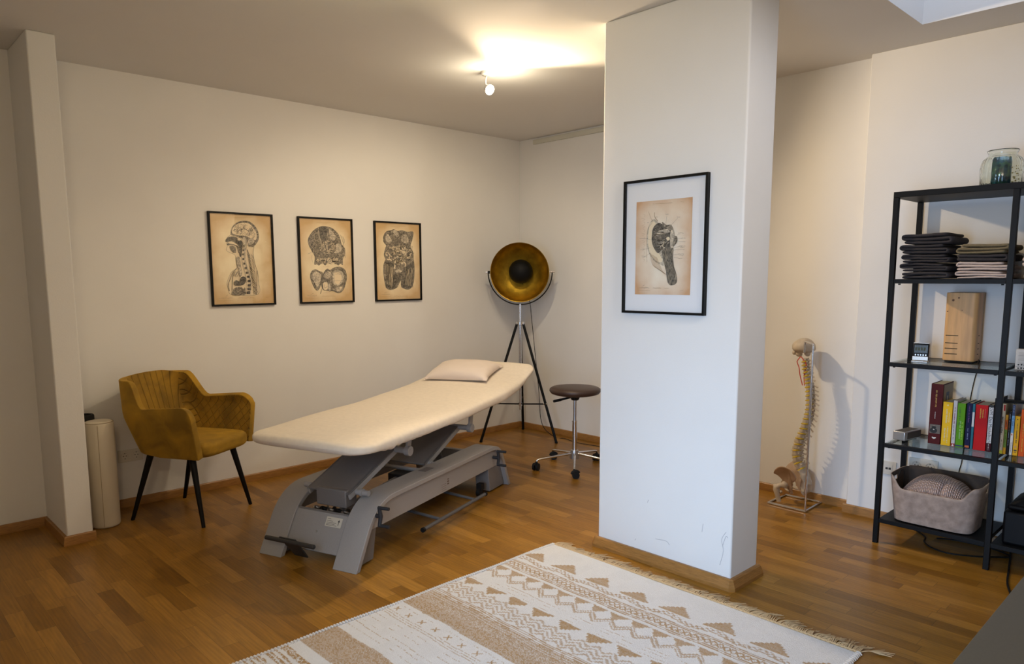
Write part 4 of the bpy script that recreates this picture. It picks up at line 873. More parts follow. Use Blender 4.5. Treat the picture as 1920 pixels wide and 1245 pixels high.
# ------------------------------------------------------------------ stool
SC = Vector((-0.772, -1.33, 0)); stl = thing('rolling_stool', 'round brown leather stool with chrome five-star base on castors', 'stool', SC)
b = MB(); b.lathe([(0.001, 0.545), (0.05, 0.545), (0.15, 0.548), (0.174, 0.556), (0.186, 0.572), (0.184, 0.588), (0.168, 0.598), (0.12, 0.604), (0.05, 0.607), (0.001, 0.607)], 56); b.build('seat', M('brown_leather', (0.055, 0.030, 0.022, 1), 0.42, bump=0.2, bscale=180), stl, angle=60)
b = MB(); b.cyl((0, 0, 0.505), (0, 0, 0.547), 0.026, 20, 0, 0.045); b.tube(catmull([(-0.01, 0.01, 0.53), (-0.075, 0.055, 0.512), (-0.13, 0.095, 0.498)], 5), [0.008]*6+[0.010]*4+[0.008], 10); b.build('height_lever', BLACK, stl)
b = MB(); b.tube([(0, 0, 0.10), (0, 0, 0.345)], 0.0175, 20); b.tube([(0, 0, 0.345), (0, 0, 0.352)], 0.0195, 20); b.build('outer_column', CHROME, stl)
b = MB(); b.tube([(0, 0, 0.34), (0, 0, 0.52)], 0.0125, 20); b.build('inner_column', STEEL, stl)
b = MB(); b.cyl((0, 0, 0.07), (0, 0, 0.135), 0.036, 24, 0, 0.028); b.build('hub', STEEL, stl, bevel=0.003)
for k in range(5):
    a = math.radians(148.3+72*k); dx2, dy2 = math.cos(a), math.sin(a); R_ = 0.287
    b = MB(); b.tube([(dx2*0.025, dy2*0.025, 0.108), (dx2*0.14, dy2*0.14, 0.094), (dx2*(R_-0.03), dy2*(R_-0.03), 0.079), (dx2*(R_-0.006), dy2*(R_-0.006), 0.074), (dx2*R_, dy2*R_, 0.062)], [0.0095, 0.0085, 0.0075, 0.0068, 0.006], 12); b.build('leg', CHROME, stl)
    ca_ = a+0.9+k*0.8; c = bpy.data.objects.new('castor', None)
    b = MB(); X = Matrix.Translation((dx2*R_, dy2*R_, 0)) @ Matrix.Rotation(ca_, 4, 'Z')
    for s_ in (-1, 1): b.cyl((0.010, s_*0.006, 0.0265), (0.010, s_*0.0215, 0.0265), 0.0262, 20, 0, None, X)
    b.tube([(0.010+0.028*math.cos(q), 0, 0.0265+0.028*math.sin(q)) for q in [PI*0.15+PI*0.8*i/8 for i in range(9)]], 0.009, 8, False, 0, X); b.cyl((0, 0, 0.045), (0, 0, 0.068), 0.006, 10, 0, None, X)
    b.build('castor', RUBBER, stl)

# ------------------------------------------------------------------ rug
def make_rug():
    x_edge, yL, yR, Lx = -2.03, -2.265, -3.795, 2.05
    st = 0.0042; nt_, ny = int(Lx/st)+1, int((yL-yR)/st)+1
    T, Y = np.meshgrid(np.arange(nt_)*st, np.arange(ny)*st, indexing='ij')   # t away from fringe, y from left edge
    rg = np.random.RandomState(4)
    nz = rg.rand(nt_, ny); rown = rg.rand(nt_, 1)
    lo = rg.rand(nt_//12+2, ny//12+2); lo = np.kron(lo, np.ones((12, 12)))[:nt_, :ny]
    t = T+0.004*np.sin(Y*7)+0.003*np.sin(Y*23+1); y = Y+0.003*np.sin(T*30)
    cov = np.zeros_like(T)          # 1 = jute colour
    tri = lambda v, p: np.abs(((v/p) % 1)-0.5)*2   # 1 at multiples of p, 0 between
    # stepped quantisation like woven motifs
    q = 0.0125; tq = np.floor(t/q)*q+q/2; yq = np.floor(y/q)*q+q/2
    # large triangles: base t .226, apex .145, period .204, apex at y=.06
    pb = 0.204; u = ((yq-0.06+pb/2) % pb)-pb/2
    hgt = (0.226-tq)/0.085
    cov = np.where((tq < 0.226) & (tq > 0.143) & (np.abs(u) < (1-hgt)*0.080), 0.85, cov)
    # dotted zigzag below
    q5 = 0.0075; tf = np.floor(t/q5)*q5+q5/2; yf_ = np.floor(y/q5)*q5+q5/2
    zz = 0.238+0.030*tri(yf_-0.06+pb/2, pb); cov = np.where((np.abs(tf-zz) < 0.010) & (((np.floor(t/q)+np.floor(y/q)) % 2) == 0) & (t > .232) & (t < .285), 0.8, cov)
    zz = 0.258+0.022*tri(yf_-0.06+pb/2, pb); cov = np.where((np.abs(tf-zz) < 0.004) & (t < .29), 0.7, cov)
    # band with lines and lozenges
    for c0 in (0.297, 0.308, 0.362, 0.374): cov = np.where(np.abs(t-c0) < 0.0032, 0.95, cov)
    lz = np.abs(((y/0.028) % 1)-0.5)*2; cov = np.where((np.abs(t-0.335) < 0.019) & ((np.abs(lz-np.abs(t-0.335)/0.019) < 0.30) | (nz > 0.86)), 0.9, cov)
    # second row: small triangles apex up to the far side, chevrons beneath
    p2 = 0.100; u2 = ((yf_-0.035+p2/2) % p2)-p2/2; cov = np.where((tf > 0.398) & (tf < 0.452) & (np.abs(u2) < 0.044*(1-(tf-0.398)/0.056)), 0.8, cov)
    for k in range(2):
        c0 = 0.474+0.022*k; z2 = c0-0.05*tri(yf_-0.035, p2)+0.02; cov = np.where((np.abs(tf-z2) < 0.0062) & (tf > 0.43) & ~((tf < 0.452) & (np.abs(u2) < 0.012)), 0.72, cov)
    cov = np.where((t > .395) & (t < .40) & (nz > .5), .5, cov)
    # thin dark pick lines in the white
    for c0, pr in ((0.535, 0.35), (0.556, 0.25), (0.585, 0.3)): cov = np.where((np.abs(t-c0) < 0.0021) & (lo > 0.55) & (nz < pr*2), 0.7, cov)
    # third row: solid triangles
    p3 = 0.146; u3 = ((yq-0.058+p3/2) % p3)-p3/2; cov = np.where((tq > 0.606) & (tq < 0.665) & (np.abs(u3) < 0.056*(1-(tq-0.606)/0.060)), 0.9, cov)
    # herringbone
    p4 = 0.073
    for k in range(4):
        z4 = 0.664+0.026*k+0.030*tri(yf_, p4); cov = np.where((np.abs(tf-z4) < 0.0062) & (tf < 0.775), 0.66, cov)
    for c0 in (0.782, 0.793, 0.806): cov = np.where(np.abs(t-c0) < 0.003, 0.9, cov)
    cov = np.where((t > 0.812) & (t < 0.975), np.where(((np.floor(T/st)+np.floor(Y/st)) % 3 == 0) & (nz > .35), 0.25, 0.92), cov)
    cov = np.where((t > 0.855) & (t < 0.90) & (nz > 0.75), 0.4, cov)
    for c0 in (0.828, 0.842): cov = np.where(np.abs(t-c0) < 0.002, 0.3, cov)
    # white field with crosses
    cr = ((y/0.085) % 1)*0.085; cov = np.where((t > 1.016) & (t < 1.046) & (np.abs(np.abs(cr-0.042)-np.abs(t-1.031)) < 0.0045) & (np.abs(cr-0.042) < 0.013), 0.9, cov)
    for c0, pr in ((1.00, .4), (1.058, .8), (1.072, .75), (1.085, .8), (1.115, .5), (1.15, .5), (1.19, .45), (1.215, .6), (1.25, .35)): cov = np.where((np.abs(t-c0) < 0.0021) & (nz < pr) & (lo > 0.25), 0.75, cov)
    cov = np.where((t > 1.295) & (t < 1.462), np.where(((np.floor(T/st)+np.floor(Y/st)) % 3 == 0) & (nz > .35), 0.3, 0.9), cov)
    cov = np.where((t > 1.515) & (t < 1.545) & (nz > 0.35), 1.0, cov)
    for c0 in (1.565, 1.585, 1.60, 1.63, 1.645, 1.665, 1.685, 1.71, 1.725): cov = np.where((np.abs(t-c0) < 0.005) & (nz > 0.25), 0.95, cov)
    cov = np.where((t > 1.76) & (t < 1.9), 0.85, cov)
    cov = cov*(0.80+0.35*nz)*(0.9+0.2*rown); cov = np.clip(cov, 0, 1)
    wh = np.array([0.64, 0.65, 0.68]); ju = np.array([0.36, 0.235, 0.115])
    base = (0.93+0.07*nz+0.04*(lo-0.5))[..., None]
    c = (wh*(1-cov[..., None])+ju*cov[..., None])*base
    z = 0.0075+0.0015*np.sin(T*9+Y*3)*np.sin(Y*5+1)+0.0012*(cov > 0.4)
    z = np.where((T < 0.004), 0.004, z)
    wob = 0.003*np.sin(T*11)
    verts = np.stack([x_edge-T, yL-Y+wob*(1-Y/1.53), z], -1).reshape(-1, 3)
    idx = np.arange(nt_*ny).reshape(nt_, ny)
    F = np.stack([idx[:-1, :-1], idx[:-1, 1:], idx[1:, 1:], idx[1:, :-1]], -1).reshape(-1, 4)
    # underside ring (thickness)
    ring = list(idx[0, :])+list(idx[1:, -1])+list(idx[-1, -2::-1])+list(idx[-2:0:-1, 0]); n0 = len(verts)
    low = verts[ring].copy(); low[:, 2] = 0.0; verts = np.concatenate([verts, low]); k = len(ring)
    F2 = np.array([[ring[(i+1) % k], ring[i], n0+i, n0+(i+1) % k] for i in range(k)])
    me = bpy.data.meshes.new('woven_rug'); fl = [tuple(f) for f in F.tolist()]+[tuple(f) for f in F2.tolist()]+[tuple(range(n0+k-1, n0-1, -1))]
    me.from_pydata(verts.tolist(), [], fl); me.materials.append(vcol_mat('rug_weave'))
    ca = me.color_attributes.new('Col', 'FLOAT_COLOR', 'POINT'); cc = np.ones((len(verts), 4), np.float32); cc[:n0, :3] = c.reshape(-1, 3); cc[n0:, :3] = wh
    ca.data.foreach_set('color', cc.ravel()); me.polygons.foreach_set('use_smooth', [True]*len(me.polygons)); me.update()
    # normals must face up
    bm = bmesh.new(); bm.from_mesh(me); bmesh.ops.recalc_face_normals(bm, faces=bm.faces); bm.to_mesh(me); bm.free()
    root = thing('woven_rug', 'white flat-woven rug with tan geometric bands and a jute fringe, in the foreground', 'rug', (0, 0, 0))
    o = bpy.data.objects.new('rug_body', me); COL.objects.link(o); o.parent = root
    # selvage stitching
    b = MB(); r2 = random.Random(5)
    for side, ye in ((0, yL), (1, yR)):
        n = int(Lx/0.0135); sg = 1 if side == 0 else -1
        for i in range(n):
            xx = x_edge-0.005-i*0.0135; wv = 0.003*math.sin((x_edge-xx)*11)*(1-side)
            y0 = ye+wv; b.tube([(xx+0.004, y0-sg*0.010, 0.0085), (xx, y0+sg*0.001, 0.0105), (xx-0.003, y0+sg*(0.007+r2.uniform(0, .003)), 0.0042)], [0.0042, 0.0048, 0.003], 6)
    s_ = b.build('selvage', M('rug_white_yarn', (0.66, 0.63, 0.60, 1), 0.9), root); s_['kind'] = 'stuff'
    b = MB(); r2 = random.Random(6); n = int((yL-yR)/0.0042); cl = 0
    for i in range(n):
        y0 = yL-0.004-(yL-yR-0.008)*i/(n-1)
        if i % 7 == 0: cl = r2.uniform(-0.035, 0.035); ln0 = r2.uniform(0.045, 0.085)
        ln = ln0*r2.uniform(0.8, 1.1); dr = cl+0.02+r2.uniform(-0.012, 0.012); zz = r2.uniform(0.004, 0.012)
        b.tube(catmull([(x_edge-0.004, y0, 0.007), (x_edge+ln*0.35, y0-dr*0.25, 0.010+zz*0.6), (x_edge+ln*0.7, y0-dr*0.8, zz), (x_edge+ln, y0-dr*1.2+r2.uniform(-.006, .006), max(0.003, zz-0.004))], 3), [0.0016]*9+[0.0010], 5)
    # braided edge
    b.tube([(x_edge+0.003+0.0025*math.sin(k*1.9), yL-(yL-yR)*k/300, 0.0075) for k in range(301)], 0.0045, 6)
    for k in range(16):
        b.tube(catmull([(x_edge+0.0, yR+0.004, 0.007), (x_edge+0.03, yR-0.02, 0.012), (x_edge+0.045+0.05*k/16, yR-0.055-0.045*(k % 5)/5, 0.006)], 4), 0.0015, 5)
    f_ = b.build('fringe', M('jute_yarn', (0.56, 0.40, 0.22, 1), 0.9), root); f_['kind'] = 'stuff'
make_rug()

# ------------------------------------------------------------------ spine model
SPX = -0.435
sm = thing('anatomical_spine_model', 'plastic human spine model with pelvis hanging from a steel stand by the wall', 'anatomical model', (-0.44, -2.83, 0)); O_ = Vector((-0.44, -2.83, 0))
b = MB(); z0 = 0.0075
cs = [Vector((-0.560, -2.715, z0)), Vector((-0.566, -2.945, z0)), Vector((-0.322, -2.935, z0)), Vector((-0.330, -2.715, z0))]
for i in range(4): b.tube([cs[i]-O_, cs[(i+1) % 4]-O_], 0.0065, 10); b.sphere(tuple(cs[i]-O_), 0.0065, 10, 8)
b.tube([cs[1]-O_, Vector((-0.566, -2.945, 0.985))-O_]+catmull([Vector((-0.566, -2.945, 0.99))-O_, Vector((-0.560, -2.938, 1.0))-O_, Vector((-0.52, -2.90, 1.003))-O_, Vector((-0.47, -2.862, 1.003))-O_, Vector((-0.462, -2.852, 0.995))-O_, Vector((-0.46, -2.848, 0.94))-O_], 5), 0.0065, 12)
b.build('stand', CHROME, sm)
BONE = M('bone_plastic', (0.50, 0.42, 0.33, 1), 0.5, var=0.12, nscale=25, bump=0.2, bscale=90); BONED = M('bone_plastic_tan', (0.42, 0.29, 0.20, 1), 0.5, var=0.10, nscale=20); YEL = M('nerve_yellow', (0.62, 0.42, 0.02, 1), 0.45); RED = M('artery_red', (0.55, 0.05, 0.02, 1), 0.4)
def noisy(b, amp, sc_, seed=0):
    for i, v in enumerate(b.v): n_ = noise.noise_vector(v*sc_+Vector((seed, 0, 0))); b.v[i] = v+n_*amp
# skull base (occipital bowl)
b = MB(); b.sphere((0.0, 0.0, 0.0), 0.064, 28, 18, 0, None, (1.0, 1.05, 0.86)); b.v = [Vector((v.x, v.y, v.z if v.z > -0.012 else -0.012+(v.z+0.012)*0.55)) for v in b.v]
b.sphere((-0.01, 0.020, -0.040), 0.020, 12, 8, 0, None, (1, 1, 1)); b.sphere((-0.01, -0.028, -0.036), 0.018, 12, 8); b.sphere((-0.015, 0.045, -0.030), 0.016, 12, 8); noisy(b, 0.004, 30)
o = b.build('skull_base', BONE, sm, angle=80); o.location = (0.035, 0.010, 0.965)
path = catmull([Vector(p) for p in ((0.0, -0.014, 0.905), (0.0, -0.020, 0.85), (0, -0.040, 0.78), (0, -0.052, 0.70), (0, -0.058, 0.62), (0, -0.050, 0.55), (0, -0.030, 0.47), (0, -0.004, 0.39), (0, 0.006, 0.33), (0, -0.002, 0.275), (0, -0.028, 0.225))], 12)
Ls = [0]
for a, c in zip(path, path[1:]): Ls.append(Ls[-1]+(c-a).length)
def at_len(l):
    for i in range(len(Ls)-1):
        if Ls[i+1] >= l: f = (l-Ls[i])/(Ls[i+1]-Ls[i]); p = path[i].lerp(path[i+1], f); return p, (path[i+1]-path[i]).normalized()
    return path[-1], (path[-1]-path[-2]).normalized()
ws = [1.0]*7+[1.12+0.04*k for k in range(12)]+[1.75, 1.85, 1.9, 1.95, 1.95]; tot = sum(ws); acc = 0
for k in range(24):
    l = (acc+ws[k]/2)/tot*Ls[-1]; acc += ws[k]; p_, tn = at_len(l); hgt = ws[k]/tot*Ls[-1]; rr = 0.0145+0.00060*k+(0.004 if k > 18 else 0)
    # local frame: up = -tangent, anterior = +y
    up = -tn; side = Vector((1, 0, 0)); ant = up.cross(side)*-1
    if ant.y < 0: ant = -ant
    X = frame_mat(side, ant, up, p_)
    b = MB(); b.lathe([(0.001, -hgt*0.36), (rr*0.95, -hgt*0.36), (rr, -hgt*0.28), (rr*0.82, 0), (rr, hgt*0.28), (rr*0.95, hgt*0.36), (0.001, hgt*0.36)], 16, 0, X)
    pl = 0.020+0.0006*k if k < 7 else (0.034 if k < 19 else 0.026); dz = -0.004 if k < 7 else (-0.020 if k < 19 else -0.004)
    b.tube([X @ Vector((0, -rr*0.8, 0)), X @ Vector((0, -rr-pl*0.5, dz*0.5)), X @ Vector((0, -rr-pl, dz))], [0.006, 0.0042, 0.0052 if k < 19 else 0.0075], 8)
    tp = 0.018 if k < 7 else (0.027 if k < 19 else 0.032)
    for s_ in (-1, 1):
        b.tube([X @ Vector((s_*rr*0.6, -rr*0.7, 0)), X @ Vector((s_*tp, -rr*(1.0 if 7 <= k < 19 else 0.7), 0.002))], [0.0055, 0.0045], 8)
        b.sphere(tuple(X @ Vector((s_*0.010, -rr-0.003, hgt*0.38))), 0.0055, 8, 6)
    noisy(b, 0.0018, 90, k); v_ = b.build('vertebra', BONE, sm, angle=80)
    b = MB()
    for s_ in (-1, 1): b.tube([X @ Vector((s_*0.006, -rr*0.8, -hgt*0.42)), X @ Vector((s_*(rr+0.006), -rr*0.25, -hgt*0.5)), X @ Vector((s_*(rr+0.013), rr*(0.6 if k < 19 else 0.2), -hgt*0.6))], [0.0055, 0.0052, 0.0035], 6)
    b.lathe([(0.001, -hgt*0.60), (rr*0.93, -hgt*0.60), (rr*0.93, -hgt*0.38), (0.001, -hgt*0.38)], 12, 1, X)
    b.build('nerve_and_disc', [YEL, M('disc_pale', (0.50, 0.42, 0.28, 1), 0.6)], v_)
b = MB(); 
for s_ in (-1, 1): b.tube(catmull([(-0.012, 0.004+s_*0.002, 0.912), (-0.018, s_*0.022, 0.885), (-0.016, s_*0.026-0.006, 0.868), (-0.016, s_*0.020-0.010, 0.845), (-0.016, s_*0.012-0.010, 0.80), (-0.016, 0.0+s_*0.006-0.022, 0.74)], 6), 0.0028, 7)
b.build('artery', RED, sm)
# sacrum
b = MB(); sac = catmull([Vector((0, -0.030, 0.225)), Vector((0, -0.052, 0.185)), Vector((0, -0.072, 0.140)), Vector((0, -0.070, 0.100)), Vector((0, -0.050, 0.082))], 6)
wd = [0.052, 0.050, 0.044, 0.034, 0.018]; vs = []
for i, pnt in enumerate(sac):
    f = i/(len(sac)-1)*4; w_ = wd[min(int(f), 3)]*(1-(f-int(f)))+wd[min(int(f)+1, 4)]*(f-int(f)); tn = (sac[min(i+1, len(sac)-1)]-sac[max(i-1, 0)]).normalized(); nn = Vector((0, -tn.z, tn.y)); nn = nn if nn.y > 0 else -nn
    for j in range(16): q = 2*PI*j/16; vs.append(pnt+Vector((w_*math.cos(q), 0, 0))+nn*(0.016*math.sin(q)*(1+0.25*math.cos(f*6.28))))
fs = [(i*16+j, i*16+(j+1) % 16, (i+1)*16+(j+1) % 16, (i+1)*16+j) for i in range(len(sac)-1) for j in range(16)]+[tuple(range(16)), tuple((len(sac)-1)*16+j for j in range(16))]
b.add(vs, fs); noisy(b, 0.004, 45, 2); b.build('sacrum', BONE, sm, angle=80)
# hip bones
def hip(sgn):
    out = [(-0.035, 0.185), (-0.015, 0.232), (0.02, 0.248), (0.06, 0.244), (0.093, 0.218), (0.106, 0.190), (0.090, 0.180), (0.066, 0.158), (0.052, 0.130), (0.034, 0.118), (0.016, 0.085), (0.004, 0.070), (-0.006, 0.078), (0.004, 0.105), (0.008, 0.135), (-0.012, 0.150), (-0.026, 0.165)]
    V3 = [Vector((y, z, 0)) for y, z in out]; V3 = [V3[-1]]+V3+[V3[0], V3[1]]; c = catmull(V3, 4)[4:-4][:-1]
    bm = bmesh.new(); vv = [bm.verts.new((0, p.x, p.y)) for p in c]; fc = bm.faces.new(vv); r = bmesh.ops.triangulate(bm, faces=[fc]); 
    for _ in range(2): bmesh.ops.subdivide_edges(bm, edges=bm.edges[:], cuts=1, use_grid_fill=True)
    for v in bm.verts:
        y, z = v.co.y, v.co.z; flare = 0.55*max(0, z-0.13); dish = -0.018*math.exp(-((y-0.035)**2+(z-0.20)**2)/0.0018)
        v.co.x = sgn*(0.058+flare*0.9+0.25*(y-0.0)*-0.2+dish)+0.003*noise.noise(Vector((y*40, z*40, sgn)))
    me = bpy.data.meshes.new('hip_bone'); bm.to_mesh(me); bm.free(); me.materials.append(BONED); me.polygons.foreach_set('use_smooth', [True]*len(me.polygons))
    o = bpy.data.objects.new('hip_bone', me); COL.objects.link(o); o.parent = sm; s2 = o.modifiers.new('s', 'SOLIDIFY'); s2.thickness = 0.010; s2.offset = 0; q = o.modifiers.new('b', 'SUBSURF'); q.levels = 1; q.render_levels = 1
    return o
hip(-1); hip(1)
b = MB(); b.tube(catmull([Vector((-0.058, 0.048, 0.150)), Vector((-0.03, 0.075, 0.128)), Vector((0, 0.082, 0.118)), Vector((0.03, 0.075, 0.128)), Vector((0.058, 0.048, 0.150))], 5), 0.008, 10)
for s_ in (-1, 1): b.tube(catmull([Vector((s_*0.008, 0.080, 0.112)), Vector((s_*0.03, 0.05, 0.088)), Vector((s_*0.052, 0.012, 0.080))], 5), 0.0065, 8)
noisy(b, 0.003, 50, 5); b.build('pubic_bone', BONE, sm, angle=80)
# pole side note: femur stub in front
b = MB(); b.sphere((-0.085, 0.036, 0.128), 0.021, 16, 12); b.tube([Vector((-0.088, 0.040, 0.128)), Vector((-0.100, 0.062, 0.122)), Vector((-0.104, 0.075, 0.110))], [0.013, 0.014, 0.020], 12)
b.tube([Vector((-0.104, 0.082, 0.130)), Vector((-0.104, 0.076, 0.098)), Vector((-0.104, 0.066, 0.060)), Vector((-0.104, 0.056, 0.022))], [0.013, 0.020, 0.013, 0.012], 14); b.sphere((-0.10, 0.050, 0.085), 0.010, 10, 8)
noisy(b, 0.0035, 40, 7); b.build('femur', BONE, sm, angle=80)

# ------------------------------------------------------------------ shelving unit
SFX, SBX = -0.775, -0.415; SYa, SYb, SYc = -3.41, -3.905, -4.40; pt_ = 0.0245
sh_ = thing('shelving_unit', 'tall open black metal shelving unit with glass and solid shelves against the right wall', 'shelf', (-0.595, -3.905, 0)); so_ = Vector((-0.595, -3.905, 0))
def sbox(b, x0, x1, y0, y1, z0, z1, mi=0): b.box(x0-so_.x, x1-so_.x, y0-so_.y, y1-so_.y, z0, z1, mi)
for yy in (SYa, SYb, SYc):
    for xx in (SFX, SBX): b = MB(); sbox(b, xx-pt_/2, xx+pt_/2, yy-pt_/2, yy+pt_/2, 0, 1.775); b.build('post', BLACK, sh_, bevel=0.0015)
b = MB(); sbox(b, SFX-pt_/2, SBX+pt_/2, SYc-pt_/2, SYa+pt_/2, 1.775, 1.803); b.build('top_panel', BLACK, sh_, bevel=0.0015)
def rails(b, z, yA, yB, t_=0.020):
    sbox(b, SFX-pt_/2, SFX+pt_/2, yB+pt_/2, yA-pt_/2, z-t_, z); sbox(b, SBX-pt_/2, SBX+pt_/2, yB+pt_/2, yA-pt_/2, z-t_, z)
for z_ in (1.375, 0.135):
    for (a, c) in ((SYa, SYb), (SYb, SYc)):
        b = MB(); sbox(b, SFX-pt_/2+0.001, SBX+pt_/2-0.001, c+pt_/2, a-pt_/2, z_-0.022, z_); b.build('solid_shelf', BLACK, sh_, bevel=0.001)
SGL = glass_pane_mat('shelf_glass', tint=(0.88, 0.93, 0.91, 1))
for z_ in (0.955, 0.535):
    for (a, c) in ((SYa, SYb), (SYb, SYc)):
        b = MB(); rails(b, z_, a, c); sbox(b, SFX+pt_/2, SBX-pt_/2, a-pt_/2-0.010, a-pt_/2, z_-0.020, z_-0.007); sbox(b, SFX+pt_/2, SBX-pt_/2, c+pt_/2, c+pt_/2+0.010, z_-0.020, z_-0.007); r_o = b.build('shelf_rail', BLACK, sh_, bevel=0.001)
        b = MB(); sbox(b, SFX+pt_/2+0.001, SBX-pt_/2-0.001, c+pt_/2+0.001, a-pt_/2-0.001, z_-0.006, z_-0.0005); b.build('glass_shelf', SGL, sh_, smooth=False)
for k, (yy, z_) in enumerate([(y_, z_) for z_ in (1.352, 0.934, 0.514) for y_ in (SYa-0.03, SYb+0.03)]):
    b = MB(); b.cyl((SFX-so_.x+0.02, yy-so_.y, z_-0.006), (SFX-so_.x+0.02, yy-so_.y, z_), 0.006, 8); b.build('screw', BLACK, sh_)

# towels
def towel(label, y0, y1, z0, hgt, layers, mat, seed, group, x0=-0.758, x1=-0.47, flip=False):
    """folded towel: a strip folded back and forth, seen from its side"""
    rg = random.Random(seed); b = MB(); t_ = hgt/layers; wl = y0-y1
    # centre line: fold at the left end, loose end at the right
    P = []; n = 12
    for L_ in range(layers):
        zc = z0+t_*(L_+0.5); a, c = (0.0, wl) if L_ % 2 == 0 else (wl, 0.0)
        m0, m1 = t_*0.55+rg.uniform(0, 0.008), wl-t_*0.55-rg.uniform(0, 0.012)
        if L_ == layers-1 and layers % 2: m1 -= 0.01
        rng = [m0+(m1-m0)*k/n for k in range(n+1)]
        if L_ % 2: rng = rng[::-1]
        for u_ in rng: P.append((u_, zc+0.0022*math.sin(u_*22+seed+L_)+rg.uniform(-0.0008, 0.0008)-0.10*t_*(abs(u_/wl-0.5)*2)**6*(L_ == layers-1)))
        if L_ < layers-1:
            e = m1 if L_ % 2 == 0 else m0; sg = 1 if L_ % 2 == 0 else -1; rad = t_*0.5
            for k in range(1, 6): a_ = -PI/2+PI*k/6; P.append((e+sg*rad*math.cos(a_)*1.1, zc+rad+rad*math.sin(a_)))
    hw = t_*0.485; up = offset2(P, hw); dn = offset2(P, -hw); nx = 7; vs = []
    for i in range(nx):
        f = i/(nx-1); xx = x0+(x1-x0)*f; ins = 0
        wob = 0.004*math.sin(f*5+seed); yw = 0.006*math.sin(f*3+seed*2)
        for (u1, u2) in zip(up, dn):
            for (u_, z_) in (u1, u2):
                zm = P[0][1]; zc_ = z_; pu = min(max(u_+ (0), -0.002), wl+0.002)
                yy = (y0-pu) if not flip else (y1+pu)
                vs.append((xx, yy+yw*(1 if z_ > z0+t_ else 0.3), max(z0+0.0002, z_+wob*(z_-z0)/hgt*0.4)))
    m = len(P)*2; fs = []
    for i in range(nx-1):
        for k in range(len(P)-1):
            a = i*m+2*k; fs += [(a, a+2, a+2+m, a+m), (a+1, a+1+m, a+3+m, a+3)]
        fs += [(i*m, i*m+m, i*m+m+1, i*m+1), (i*m+m-2, i*m+m-1, i*m+2*m-1, i*m+2*m-2)]
    for i in (0, nx-1):
        for k in range(len(P)-1): a = i*m+2*k; fs.append((a, a+1, a+3, a+2) if i == 0 else (a, a+2, a+3, a+1))
    b.add(vs, fs); o = b.build('folded_towel', mat, None, angle=180, subsurf=1); tag(o, label, 'towel', group); return o
TG = M('charcoal_terry', (0.040, 0.034, 0.036, 1), 0.95, bump=0.6, bscale=350, sheen=0.2); TO_ = M('olive_terry', (0.20, 0.155, 0.085, 1), 0.95, var=0.12, nscale=120, bump=0.8, bscale=260, sheen=0.2)
TCc = M('cream_ribbed_terry', (0.62, 0.50, 0.44, 1), 0.95, bump=0.8, bscale=300, sheen=0.2)
z_ = 1.3755
pos = ['bottom', 'second from the bottom', 'middle', 'second from the top', 'top']
for k, (hh, ya, yb, ly) in enumerate(((0.036, -3.432, -3.656, 2), (0.042, -3.434, -3.650, 3), (0.042, -3.430, -3.654, 3), (0.046, -3.432, -3.652, 3), (0.052, -3.436, -3.662, 3))):
    towel('charcoal folded towel, %s in the all-dark stack' % pos[k], ya, yb, z_, hh, ly, TG, 10+k, 'charcoal towels in the left stack'); z_ += hh+0.0006
z_ = 1.3755
for k, (hh, ly, mt, lb, gp) in enumerate(((0.038, 3, TCc, 'cream ribbed towel at the very bottom of the middle stack, on the shelf', 'cream ribbed towels'), (0.042, 3, TCc, 'cream ribbed towel second from the bottom, under the dark one in the middle stack', 'cream ribbed towels'), (0.034, 2, TG, 'charcoal towel between the cream towels and the olive towel', None), (0.046, 3, TO_, 'olive green folded towel on top of the middle stack', None))):
    towel(lb, -3.672, -3.888, z_, hh, ly, mt, 30+k, gp, x0=-0.754, flip=(k == 3)); z_ += hh+0.0006
z_ = 1.3755
for k, (hh, ly, mt, lb, gp) in enumerate(((0.050, 2, TCc, 'cream towel at the bottom of the stack right of the middle shelf post', 'cream towels right of the post'), (0.046, 2, TCc, 'cream towel right of the middle post, beneath a dark one', 'cream towels right of the post'), (0.046, 2, TG, 'charcoal towel right of the middle post, under the brown one', None), (0.040, 2, TO_, 'olive brown towel topmost right of the middle shelf post', None))):
    towel(lb, -3.925, -4.13, z_, hh, ly, mt, 50+k, gp, x0=-0.742); z_ += hh+0.0006

# wooden box, clock, silver box, carton
wbx = thing('wooden_air_freshener', 'pale pine wooden block-shaped box with knots and four dark slots, on the glass shelf', 'wooden box', (-0.475, -3.662, 0.9555))
PINE = M('pine_wood', (0.64, 0.37, 0.155, 1), 0.5, var=0.16, nscale=5, stretch=(9, 9, 0.9), bump=0.1, bscale=60)
b = MB(); hx, hy, rr, hz = 0.065, 0.071, 0.022, 0.350; out = []
for (cx, cy, a0) in ((hx-rr, hy-rr, 0), (-hx+rr, hy-rr, 90), (-hx+rr, -hy+rr, 180), (hx-rr, -hy+rr, 270)):
    for k in range(7): a = math.radians(a0+15*k); out.append((cx+rr*math.cos(a), cy+rr*math.sin(a)))
b.prism(out, 0.006, hz); b.build('body', PINE, wbx, angle=40, bevel=0.002)
b = MB(); b.box(-0.055, 0.055, -0.06, 0.06, 0, 0.006); b.build('base', M('dark_felt', (0.03, 0.025, 0.02, 1), 0.9), wbx, smooth=False)
b = MB()
for z0 in (0.134, 0.095, 0.067, 0.040):
    b.box(-hx-0.0006, -hx+0.002, hy-0.068, hy-0.012, z0-0.0018, z0+0.0018)
    b.box(-0.01, 0.012, -hy-0.0006, -hy+0.002, z0-0.0018, z0+0.0018)
b.build('slot', M('slot_black', (0.01, 0.008, 0.006, 1), 0.9), wbx, smooth=False)
b = MB()
